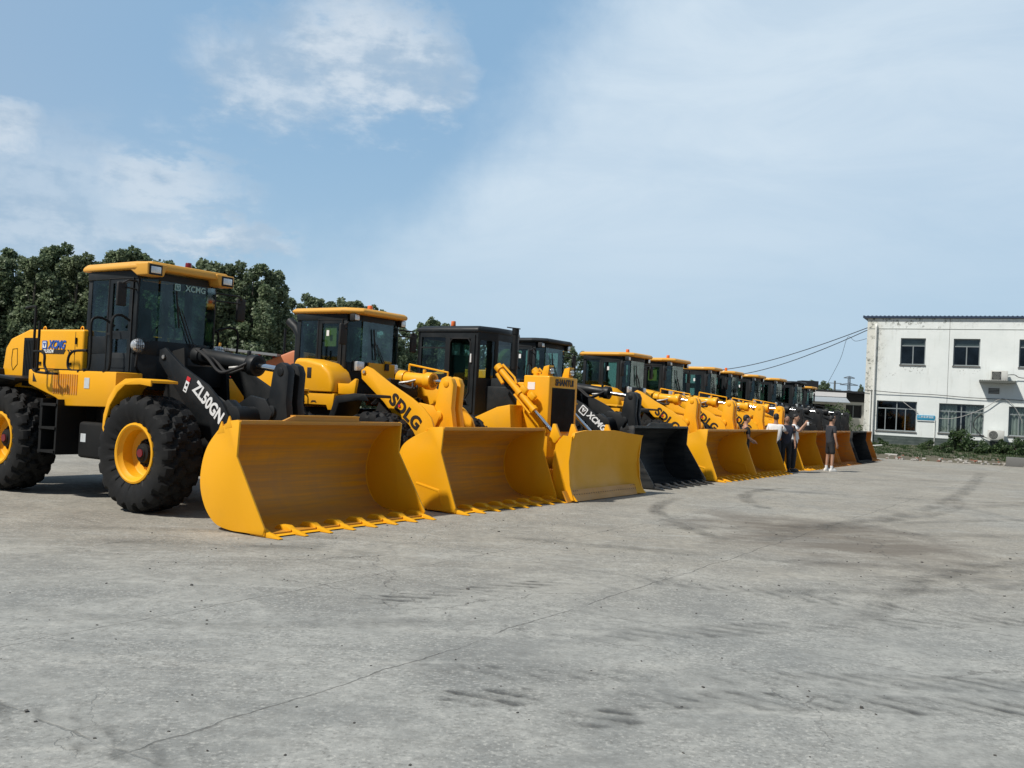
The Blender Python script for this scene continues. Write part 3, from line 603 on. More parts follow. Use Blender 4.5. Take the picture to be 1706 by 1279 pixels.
part('board', 's', SGB, lambda mb: mb.bb(-.41, .41, -.02, .02, -.125, .125), sg, bevel=.004); part('board_edge', 's', WHT, lambda mb: mb.bb(-.41, .41, -.021, .018, -.16, -.13), sg)
lettering('二手车评估区', .115, WHT, sg, (0, -.024, .03), bold=.01, sx_=1.05); lettering('SECOND HAND', .035, WHT, sg, (.08, -.024, -.075), bold=.01) if 0 else None
CBL = M('black_cable', (.03, .03, .032), .6); CBG = M('grey_cable', (.35, .35, .34), .6)
def cable(label, pts, r, mat, wall=True, name='cable'):
    mb = MB(); P = smooth_pts(pts, 8); mb.tube(P, r, 6)
    o = link(name, mb.mesh(name, mat), None); 
    if wall: o.matrix_world = Matrix.Translation(B0) @ Matrix.Rotation(math.atan2(BD.y, BD.x), 4, 'Z')
    return tag(o, label, 'cable')
cable('dark cable strung along the wall between the two storeys', [(-.3, -.08, 3.24), (.45, -.12, 3.22), (1.8, -.08, 3.15), (3.24, -.08, 3.13), (4.8, -.08, 3.05), (6.36, -.08, 3.03), (9, -.08, 3.0), (12, -.08, 3.05)], .016, CBL)
cable('grey cable hanging across the left ground floor window to the blue sign', [(1.86, -.06, 2.72), (2.2, -.09, 2.46), (2.55, -.06, 2.22)], .018, CBG)
cable('pale cable looping across the curtained ground floor window', [(3.5, -.06, 1.97), (4.1, -.10, 1.98), (4.77, -.12, 2.18), (5.55, -.12, 2.57), (6.1, -.1, 2.98), (6.36, -.08, 3.06)], .016, CBG)
cable('grey cable drooping across the right ground floor window', [(6.4, -.08, 3.06), (6.7, -.1, 2.86), (6.97, -.1, 2.48), (7.15, -.1, 2.1), (7.2, -.1, 1.9)], .016, CBG)
cable('black hose curling down to the low air conditioner', [(5.48, -.07, 2.32), (5.2, -.10, 2.05), (5.1, -.1, 1.7), (5.3, -.1, 1.4), (5.49, -.1, 1.22), (5.87, -.1, 1.06)], .022, CBL)
cable('black cable running right from the upper air conditioner', [(6.5, -.3, 4.2), (6.8, -.2, 4.22), (7.2, -.1, 4.08), (9, -.08, 4.1)], .018, CBL)
cnr = B0+Vector((0, 0, 6.46))
for lab, a, b_, sag in (('upper overhead wire from the corner of the white building', cnr, at_depth(1176, 617, 110), 1.6), ('lower overhead wire from the corner of the white building', cnr-Vector((0, 0, .12)), at_depth(1178, 624, 118), 2.6)):
    mb = MB(); P = [a.lerp(b_, i/24)-Vector((0, 0, sag*4*(i/24)*(1-i/24)*.35)) for i in range(25)]; mb.tube(P, [.022+.02*i/24 for i in range(25)], 5)
    tag(link('overhead_wire', mb.mesh('overhead_wire', CBL)), lab, 'wire')
mb = MB(); a = cnr.lerp(at_depth(1176, 617, 110), .05); mb.tube(smooth_pts([B0+BD*(-.02)+Vector((0, 0, 5.9)), at_depth(1425, 568, 52), at_depth(1412, 562, 54), at_depth(1400, 598, 56), at_depth(1378, 640, 60)], 6), .011, 5)
tag(link('overhead_wire', mb.mesh('overhead_wire', CBL)), 'thin slack wire dropping left of the white building', 'wire')

# ------------------------------------------------------------------ low shed beyond the row
SHW = M('shed_wall', (.50, .50, .46), .85, dirt=.6, dirtcol=(.2, .19, .16), scale=1.2); SHR = M('shed_roof', (.018, .02, .024), .8); FASC = M('white_fascia', (.80, .78, .78), .6); AWN = M('grey_awning', (.30, .34, .38), .6)
sd = root('shed', 'low old shed with black roof and white fascia left of the white building', 'building', (13.0, 55.6, 0))
def shw(mb):
    mb.grid_wall(0, 8.0, 0, 3.2, [(6.66, 7.62, 1.77, 2.56), (4.2, 6.0, 0.0, 2.5), (1.0, 3.2, .0, 2.4)], -.25, bp); mb.bb(0, .2, .25, 6, 0, 3.2); mb.bb(7.8, 8, .25, 6, 0, 3.2); mb.bb(.2, 7.8, 5.8, 6, 0, 3.2)
part('wall', 'sh', SHW, shw, sd)
part('roof', 'sh', SHR, lambda mb: mb.prism([(-.5, 3.22), (-.5, 3.34), (6.4, 3.50), (6.4, 3.22)], -4.4, 8.2, 'x'), sd)
part('fascia', 'sh', FASC, lambda mb: mb.bb(2.5, 6.45, -.62, -.55, 2.96, 3.215), sd); part('awning', 'sh', AWN, lambda mb: mb.prism([(-1.3, 2.62), (-1.3, 2.65), (-.55, 2.95), (-.55, 2.90)], 2.5, 6.45, 'x'), sd)
part('roof_box', 'sh', SHR, lambda mb: mb.bb(4.1, 5.1, .3, 1.2, 3.4, 3.85), sd)
part('upper_band', 'sh', ROOM, lambda mb: mb.bb(6.5, 8.1, -.05, -.004, 2.72, 3.2), sd)
w_ = part('window', 'sh', FRAME, lambda mb: (mb.bb(6.66, 7.62, .1, .14, 1.77, 1.81), mb.bb(6.66, 7.62, .1, .14, 2.52, 2.56), mb.bb(7.12, 7.16, .1, .14, 1.81, 2.52)), sd); part('pane', 'sh', ROOM, lambda mb: mb.bb(6.66, 7.62, .15, .16, 1.77, 2.56), w_)
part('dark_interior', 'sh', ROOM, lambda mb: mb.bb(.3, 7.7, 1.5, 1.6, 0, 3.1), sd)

# pylon, poles, tree beyond the shed
def pylon(mb):
    H = 22
    for sx__ in (-1, 1):
        for sy__ in (-1, 1): mb.tube([(sx__*1.6, sy__*1.6, 0), (sx__*.5, sy__*.5, 14), (sx__*.35, sy__*.35, H)], .16, 5)
    z = 0
    while z < 20:
        a = 1.6-(z/14)*1.1 if z < 14 else .5; b = 1.6-((z+2)/14)*1.1 if z+2 < 14 else .42
        for s in (-1, 1): mb.tube([(-a, s*a, z), (b, s*b, z+2)], .09, 4); mb.tube([(a, s*a, z), (-b, s*b, z+2)], .09, 4); mb.tube([(s*a, -a, z), (s*b, b, z+2)], .09, 4)
        z += 2
    for z, l in ((15, 3.2), (18.2, 4.0), (21.3, 2.4)):
        mb.tube([(-l, 0, z+.1), (0, 0, z+.8), (l, 0, z+.1)], .2, 5); mb.tube([(-l, 0, z), (l, 0, z)], .2, 5)
p_ = at_depth(1415, 627, 420); mb = MB(); pylon(mb)
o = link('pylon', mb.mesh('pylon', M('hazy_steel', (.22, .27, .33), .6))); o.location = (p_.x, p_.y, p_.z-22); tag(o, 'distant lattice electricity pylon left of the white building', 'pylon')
POLE = M('concrete_pole', (.12, .13, .13), .8)
for (px, py, Y, lab) in ((1391, 634, 130, 'utility pole with crossarms between the shed roof and the pylon'), (1305, 632, 120, 'thin post standing up behind the last cab roofs')):
    p_ = at_depth(px, py, Y); mb = MB(); mb.tube([(0, 0, 0), (0, 0, p_.z)], [.2, .13], 8)
    if px > 1350:
        for dz in (.3, 1.2): mb.bb(-.9, .9, -.06, .06, p_.z-dz-.08, p_.z-dz)
        mb.bb(-.1, .6, -.25, .25, p_.z-2.6, p_.z-1.6)
    o = link('utility_pole', mb.mesh('utility_pole', POLE)); o.location = (p_.x, p_.y, 0); tag(o, lab, 'pole')
for (px, py, Y, lab, wd) in ((1352, 638, 95, 'small spreading tree above the shed roof, left one', 1.3), (1372, 639, 96, 'small spreading tree above the shed roof, right one', 1.3), (1434, 645, 90, 'treetop peeping beside the corner of the white building', .6)):
    p_ = at_depth(px, py, Y); s = p_.z/10
    r_ = root('tree', lab, 'tree', (p_.x, p_.y, 0), 1.0, None, (s*wd, s*wd, s)); link('crown', TREES[1][0], r_); link('trunk', TREES[1][1], r_)

# ------------------------------------------------------------------ planting strip in front of the building
def strip_pt(u, n, z=0): return B0+BD*u+BN*n+Vector((0, 0, z))
SOIL = M('bed_soil', (.11, .10, .075), .95, dirt=.7, dirtcol=(.06, .085, .035), scale=1.5, bump=.5)
mb = MB(); rnd = random.Random(5); nu, nv = 60, 14; vs = []
def bedw(u): return 5.6-.055*u+.25*math.sin(u*.8)
for i in range(nu+1):
    for j in range(nv+1):
        u = -2.5+18*i/nu; v = j/nv; n = bedw(u)*v
        z = (.48*(1-v)**.6+.06)*(1 if v < 1 else 0)+rnd.uniform(-.04, .05)*(0 if v in (0, 1) else 1)
        if v == 1: z = -.01
        vs.append(strip_pt(u, n, z))
mb.add(vs, [(i*(nv+1)+j, (i+1)*(nv+1)+j, (i+1)*(nv+1)+j+1, i*(nv+1)+j+1) for i in range(nu) for j in range(nv)])
struct('planting_bed', mb.mesh('planting_bed', SOIL))
def bush_mesh(seed, n=26, per=60, ls=.12, R0=.75, H=1.0):
    rnd = random.Random(seed); mb = MB()
    for i in range(n):
        a = rnd.uniform(0, 6.28); rr = R0*math.sqrt(rnd.random()); c = Vector((rr*math.cos(a), rr*math.sin(a), H*(.15+.85*rnd.random()*(1-.6*(rr/R0)**2)))); q = rnd.uniform(.14, .26)
        for j in range(per):
            d = Vector((rnd.gauss(0, 1), rnd.gauss(0, 1), rnd.gauss(0, 1))).normalized(); leaf(mb, c+d*q*rnd.uniform(.5, 1.1), ls*rnd.uniform(.7, 1.3), rnd)
    return mb.mesh('foliage', SHRUB, recalc=False)
BUSH = [bush_mesh(1), bush_mesh(2, H=1.2), bush_mesh(3, R0=.9, H=.9)]
mb = MB()
for i in range(7): a = i*.9; mb.tube([(0, 0, 0), (math.cos(a)*.2, math.sin(a)*.2, .4), (math.cos(a)*.45, math.sin(a)*.45, .85)], [.02, .014, .006], 5)
STEM = mb.mesh('stem', BARK)
for (u, n, s, i, lab) in ((4.55, 1.6, .95, 1, 'tallest dark shrub in the bed, under the curtained window'), (5.5, 1.9, .75, 2, 'low shrub in the bed, left of the low air conditioner'), (6.35, 1.6, .80, 0, 'dense shrub in the bed below the low air conditioner'), (7.1, 1.8, .75, 1, 'shrub in the bed at the right edge, past the air conditioner'), (.95, 1.0, .55, 0, 'small shrub in the bed beside the downpipe'), (3.3, 1.9, .62, 2, 'small shrub in the bed below the blue sign'), (4.0, 2.9, .55, 0, 'low shrub at the front of the bed'), (8.2, 1.9, 1.0, 2, 'shrub just beyond the right end of the bed')):
    if u > 8: continue
    r_ = root('shrub', lab, 'shrub', strip_pt(u, n, .25), u, 'shrubs in the planting bed', (s, s, s)); link('foliage', BUSH[i], r_); link('stem', STEM, r_)
r_ = root('shrub', 'tall feathery shrub in front of the low shed, behind the black loaders', 'shrub', (17.9, 52.0, 0), 0, None, (1.6, 1.2, 2.3)); link('foliage', bush_mesh(7, n=44, per=130, ls=.05, R0=.8, H=1.0), r_); link('stem', STEM, r_)
def tufts(seed, N, u0, u1, n0, n1, h):
    rnd = random.Random(seed); mb = MB()
    for i in range(N):
        u = rnd.uniform(u0, u1); v = rnd.uniform(n0, n1); p = strip_pt(u, v*bedw(u), .48*(1-v)**.6+.02)
        for j in range(7):
            a = rnd.uniform(0, 6.28); d = Vector((math.cos(a), math.sin(a), 0)); l = h*rnd.uniform(.5, 1.3); w__ = d.cross(Vector((0, 0, 1)))*.022
            q = p+d*rnd.uniform(0, .08); mb.add([q-w__, q+w__, q+d*l*.5+Vector((0, 0, l))], [(0, 1, 2)])
    return mb.mesh('grass', SHRUB, recalc=False)
tag(link('grass', tufts(3, 3600, -1, 10, .10, .93, .11)), 'weeds and grass growing along the planting bed', 'grass', kind='stuff')
RUB_ = [M('brick_rubble', (.30, .13, .09), .9), M('concrete_rubble', (.42, .40, .37), .9)]
mb = MB(); rnd = random.Random(9)
for i in range(230):
    u = rnd.uniform(1.8, 8.5); v = rnd.uniform(.78, 1.04); s = rnd.uniform(.03, .10); mb.mat(0 if rnd.random() < .3 else 1)
    mb.box(strip_pt(u, v*bedw(u), .48*max(0, 1-v)**.6+.02+s*.2), (s*1.6, s, s*.7), Matrix.Rotation(rnd.uniform(0, 3), 3, 'Z') @ Matrix.Rotation(rnd.uniform(-.4, .4), 3, 'X'))
tag(link('rubble', mb.mesh('rubble', RUB_)), 'broken brick and stone along the edge of the bed', 'rubble', kind='stuff')
for (u, n, dm, lab, mt_) in ((1.95, 5.2, (.62, .28, .24), 'pale boulder at the front edge of the planting bed', RUB_[1]), (7.9, 5.0, (2.6, .5, .42), 'low weathered concrete wall at the right end of the bed', CON)):
    mb = MB(); mb.box((0, 0, dm[2]/2-.02), dm); o = link('boulder' if u < 3 else 'low_wall', mb.mesh('x', mt_, .08 if u < 3 else .02)); o.location = strip_pt(u, n, 0); o.rotation_euler = (0, 0, math.atan2(BD.y, BD.x)); tag(o, lab, 'boulder' if u < 3 else 'wall')
mb = MB(); mb.cyl((-.6, 0, 0), (.55, 0, .12), .03, n=8); o = link('pipe', mb.mesh('pipe', PVC)); o.location = strip_pt(.75, 2.8, .40); tag(o, 'short white pipe lying in the bed beside the last bucket', 'pipe')
mb = MB(); rnd = random.Random(12)
for i in range(420):
    p = Vector((rnd.uniform(-4.5, 7), rnd.uniform(4.2, 15), 0)); s = rnd.uniform(.0022, .006)*(1+p.y*.05)*(1.8 if rnd.random() < .06 else 1)
    mb.box(p+Vector((0, 0, s*.3)), (s*2, s*1.3, s*.8), Matrix.Rotation(rnd.uniform(0, 3), 3, 'Z') @ Matrix.Rotation(rnd.uniform(-.4, .4), 3, 'X'))
tag(link('gravel', mb.mesh('gravel', M('dark_grit', (.07, .065, .06), .9))), 'loose grit scattered over the concrete yard', 'gravel', kind='stuff')
# ------------------------------------------------------------------ wheel loader parts
TR = 0.785
def tyre_mesh(mb):
    prof = [(0.40, -0.235), (0.50, -0.285), (0.60, -0.305), (0.68, -0.30), (0.735, -0.275), (0.752, -0.25)]
    prof += [(0.762+0.016*math.cos(y/0.24*1.4), y) for y in [-.22, -.18, -.14, -.10, -.05, 0, .05, .10, .14, .18, .22]]
    prof += [(a, -b) for a, b in prof[:6][::-1]]
    N = 20
    def disp(th, j, r, y):
        wave = 0.30*math.sin(y/0.30*math.pi*2.0) + 0.75*abs(y)/0.3
        ph = (th*N/(2*math.pi) + wave) % 1.0
        g = 1.0 if 0.30 < ph < 0.92 else 0.0
        if abs(y) > 0.29 and r < 0.66: return 0
        k = -0.050 if r > 0.72 else -0.026
        return 0 if g else k
    mb.lathe(prof, N*10, disp=disp)
def rim_mesh(mb):
    # near face at negative y
    mb.lathe([(0.385, -0.215), (0.405, -0.235), (0.40, -0.255), (0.375, -0.262), (0.355, -0.25), (0.345, -0.225), (0.315, -0.19),
              (0.308, -0.05), (0.290, -0.035), (0.16, -0.02), (0.16, 0.05), (0.30, 0.06), (0.33, 0.2), (0.39, 0.235), (0.40, 0.21)], 40)
def hub_mesh(mb):
    mb.lathe([(0.0, -0.15), (0.075, -0.148), (0.085, -0.13), (0.125, -0.12), (0.135, -0.06), (0.19, -0.05), (0.19, 0.1), (0.0, 0.1)], 24)
    for k in range(12):
        a = k*math.pi/6; mb.cyl((0.165*math.cos(a), -0.075, 0.165*math.sin(a)), (0.165*math.cos(a), -0.045, 0.165*math.sin(a)), 0.014, n=6)
def wheel(p, x, y, side, k=1.0):
    wo = part('wheel', 'rim', YEL, rim_mesh, p, loc=(x, y, TR*k), rot=(0, random.uniform(0, 6), 0 if side < 0 else math.pi))
    wo.scale = (k, .94 if k < 1 else 1, k)
    part('tyre', 't', RUB, tyre_mesh, wo, ang=25)
    part('hub', 'h', [BLKD], hub_mesh, wo)
    part('hub_cap', 'h', [MAR], lambda mb: mb.cyl((0, -0.162, 0), (0, -0.14, 0), 0.055, n=16), wo)
    return wo

BO = [(2.66, 0.015), (2.3, 0.018), (2.02, 0.03), (1.82, 0.075), (1.66, 0.20), (1.55, 0.38), (1.505, 0.58), (1.53, 0.80), (1.60, 0.98), (1.72, 1.13), (1.84, 1.235), (1.98, 1.285), (2.14, 1.315)]
BOB = BO[:8]+[(1.60, 0.96), (1.76, 1.08), (1.98, 1.18), (2.18, 1.235), (2.36, 1.262)]
def bucket(p, mat, W=2.96, raised=True, teeth=True, rib=False, edgemat=None):
    h = W/2
    key = (W, raised, rib)
    outer = [(q.x, q.y) for q in smooth_pts([(a, b, 0) for a, b in (BOB if rib else BO)], 4)]; lx = .22 if rib else 0; lz = -.05 if rib else 0
    def shell(mb):
        n = len(outer); inner = []
        for i, (a, b) in enumerate(outer):
            p0 = Vector(outer[max(0, i-1)]); p1 = Vector(outer[min(n-1, i+1)]); d = (p1-p0).normalized(); nn = Vector((d.y, -d.x))
            inner.append((a+nn.x*0.03, b+nn.y*0.03))
        N = 14
        ys = [-h+2*h*k/N for k in range(N+1)]
        ring = outer+inner[::-1]
        mb.loft([[Vector((a, y, b)) for a, b in ring] for y in ys])
        # back stiffeners and hinge ears
        for y in (-0.62, -0.42, 0.42, 0.62):
            mb.prism([(1.36, 0.25), (1.30, 0.42), (1.36, 0.56), (1.498, 0.60), (1.535, 0.37), (1.63, 0.20), (1.58, 0.16)], y-.02, y+.02)
        for y in (-.13, .13): mb.prism([(1.40, 0.95), (1.36, 1.12), (1.45, 1.22), (1.74, 1.19), (1.68, 1.125), (1.56, 0.99), (1.515, 0.85)], y-.02, y+.02)
        if raised:
            mb.prism([(-.86, 1.30), (-.60, 1.395), (.60, 1.395), (.62, 1.30)], 2.085, 2.125, 'x')
            mb.prism([(-.60, 1.385), (-.60, 1.402), (.60, 1.402), (.60, 1.385)], 2.05, 2.14, 'x')
        mb.bb(2.05+lx, 2.15+lx, -h, h, 1.302+lz, 1.330+lz)
    b = part('bucket', key, mat, shell, p, ang=40)
    plate = [(2.64, 0.03), (2.2, 0.022)]+outer[6:-6]+([(2.05, 1.22), (2.2, 1.27), (2.34, 1.285), (2.37, 1.26), (2.34, 0.90), (2.66, 0.10)] if rib else [(1.86, 1.255), (2.0, 1.32), (2.12, 1.335), (2.15, 1.31), (2.13, 0.90), (2.66, 0.10)])
    def plates(mb):
        for sgn in (-1, 1):
            mb.prism(plate, sgn*(h+0.002), sgn*(h+0.028))
            if rib:
                mb.prism([(1.9, .42), (2.35, .34), (2.42, .1), (2.38, .1), (2.32, .31), (1.9, .39)], sgn*(h+.02), sgn*(h+.035))
        mb.prism([(2.62, 0.008), (2.40, 0.008), (2.40, 0.045), (2.60, 0.045), (2.72, 0.014)], -h, h)
        if raised:
            for (x0, z0) in ((1.83, 1.23), (1.96, 1.30)):
                mb.prism([(x0-.06, z0-.08), (x0+.005, z0+.075), (x0+.07, z0-.06)], -h-.03, -h-.006)
    part('side_plate', key, YEL if mat is YEB else mat, plates, b, bevel=0.004, ang=30)
    def weld(mb):
        for sg_ in (-1, 1): mb.tube([Vector((a+.034 if a < 2 else a, sg_*(h-.006), b+(.0 if a < 2 else .03))) for a, b in outer[4:-4]], .010, 5)
    part('weld_seam', key, YEL if mat is YEB else mat, weld, b)
    if teeth:
        def tooth(mb):
            mb.prism([(2.42, .075), (2.60, .075), (2.74, .050), (2.885, .012), (2.885, .004), (2.70, .002), (2.50, .004)], -.032, .032)
            mb.prism([(2.38, .05), (2.44, .10), (2.58, .10), (2.66, .06), (2.66, .02), (2.38, .02)], -.05, .05)
        for k in range(8):
            y = -h+0.03+(2*h-0.06)*k/7
            part('tooth', 't', YEL if mat is YEB else mat, tooth, b, bevel=0.006, loc=(0, y, 0))
    return b

ARM_B = [(-.14, 2.12), (-.03, 2.20), (.10, 2.16), (.52, 1.92), (1.0, 1.69), (1.25, 1.54), (1.42, 1.38), (1.53, 1.13), (1.50, .8), (1.465, .48), (1.42, .31), (1.34, .34), (1.18, .6), (1.0, .95), (.86, 1.17), (.40, 1.60), (-.12, 1.98)]
def arm_plate(dx=0.0):
    if dx > .3: return ARM_B
    return [(-.62+dx, 2.20), (-.50+dx, 2.235), (-.38+dx, 2.15), (-.10, 1.97), (.43, 1.735), (.75, 1.50), (.93, 1.28), (1.10, .98), (1.28, .72), (1.46, .52), (1.475, .40), (1.42, .30), (1.33, .34),
            (1.0, .62), (.70, .84), (.46, 1.00), (.22, 1.22), (-.12, 1.56), (-.46+dx, 1.88), (-.62+dx, 2.04)]
def lift_gear(p, mat, cylmat, dx=0.0):
    """arms, bellcrank and cylinders; dx moves the rear pivots"""
    arms = []
    for sgn in (-1, 1):
        def f(mb, sgn=sgn):
            mb.prism(arm_plate(dx), sgn*.555, sgn*.605)
            mb.cyl((1.46, sgn*.53, .40), (1.46, sgn*.63, .40), .06, n=12); mb.cyl((-.52+dx*1.05, sgn*.52, 2.10), (-.52+dx*1.05, sgn*.62, 2.10), .05, n=12)
        arms.append(part('lift_arm', (dx, sgn), mat, f, p, bevel=0.008))
    def cross(mb):
        mb.cyl((.92, -.56, 1.32), (.92, .56, 1.32), .15, n=20)
        for s in (-1, 1): mb.prism([(.62, 1.5), (.85, 1.62), (1.15, 1.58), (1.3, 1.40), (1.2, 1.2), (.8, 1.1)], s*.17, s*.21)
        for s in (-1, 1): mb.prism([(.55, 1.45), (.80, 1.55), (1.0, 1.42), (.95, 1.2), (.7, 1.1)], s*.40, s*.55)
    part('cross_tube', dx, mat, cross, p, bevel=0.01)
    def pipes(mb):
        for k_ in range(3): mb.tube(smooth_pts([(-.55+dx, -.30+.05*k_, 1.55), (-.25+dx, -.34+.05*k_, 1.75), (.15, -.36+.05*k_, 1.62), (.55, -.36+.05*k_, 1.45), (.75, -.30+.05*k_, 1.38)], 5), .016, 7)
    part('hydraulic_hose', dx, TRIM, pipes, p)
    for sgn in (-1, 1):
        part('pin_cap', (dx, sgn), STL, lambda mb: (mb.cyl((-.50+dx*1.05, sgn*.606, 2.10), (-.50+dx*1.05, sgn*.632, 2.10), .028, n=12), mb.cyl((1.42, sgn*.606, .40), (1.42, sgn*.64, .40), .03, n=12)), arms[0 if sgn < 0 else 1])
    def bell(mb):
        pr = [(1.22, 1.95), (1.27, 2.05), (1.37, 2.09), (1.47, 2.05), (1.52, 1.95), (1.50, 1.55), (1.56, 1.25), (1.50, .95), (1.40, .86), (1.28, .92), (1.18, 1.2), (1.10, 1.42), (1.17, 1.62)]
        for s in (-1, 1): mb.prism(pr, s*.045, s*.165)
        mb.cyl((1.37, -.18, 1.96), (1.37, .18, 1.96), .06, n=12); mb.cyl((1.25, -.2, 1.42), (1.25, .2, 1.42), .08, n=14)
        mb.bb(1.30, 1.42, -.07, .07, 1.05, 1.5)
    part('bellcrank', 'b', mat, bell, p, bevel=0.012)
    c0 = Vector((-.50+dx*.7, 0, 2.16)) if dx < .3 else Vector((.28, 0, 2.03)); c1 = Vector((1.37, 0, 1.97)); d = (c1-c0).normalized()
    def cyl(mb):
        a = c1-d*(0.62 if dx < .3 else .40); mb.cyl(c0, a, .118, n=24); mb.cyl(a-d*.14, a, .15, n=24); mb.cyl(c0-d*.05, c0+d*.1, .14, n=20)
        mb.cyl(a-d*.20+Vector((0, 0, .1)), a-d*.20+Vector((0, 0, .19)), .03, n=10)
    tc_ = part('tilt_cylinder', dx, cylmat, cyl, p, bevel=0.006)
    part('piston_rod', dx, CHR, lambda mb: mb.cyl(c1-d*.64, c1-d*.05, .045, n=20), tc_)
    def hose(mb):
        for o in (-.06, .06):
            if dx > .3: mb.tube(smooth_pts([c0+Vector((-.15, o-.1, -.02)), c0+d*.15+Vector((0, o-.14, -.12)), c0+d*.4+Vector((0, o-.16, -.15)), c1-d*.72+Vector((0, o-.1, -.06))], 5), .02, 8)
            else: mb.tube(smooth_pts([c0+d*.15+Vector((0, o-.12, .10)), c0+d*.45+Vector((0, o-.16, .0)), c0+d*.75+Vector((0, o-.18, -.16)), c1-d*.85+Vector((0, o-.16, -.08)), c1-d*.70+Vector((0, o-.08, .02))], 5), .022, 8)
    part('hose', dx, TRIM, hose, tc_)
    part('hose_fitting', dx, STL, lambda mb: mb.tube([c1-d*.98+Vector((0, -.2, -.08)), c1-d*.82+Vector((0, -.18, -.05)), c1-d*.70+Vector((0, -.1, .0))], .02, 8), tc_)
    for s in (-1, 1):
        lo = Vector((-.28+dx*.5, s*.43, 1.02)); hi = Vector((.70, s*.43, 1.42)); dd = (hi-lo).normalized()
        lc = part('lift_cylinder', (dx, s), cylmat, lambda mb: (mb.cyl(lo, hi-dd*.28, .085, n=18), mb.cyl(hi-dd*.36, hi-dd*.26, .105, n=18)), p)
        part('piston_rod', ('l', dx, s), CHR, lambda mb: mb.cyl(hi-dd*.3, hi, .04, n=14), lc)
    return arms

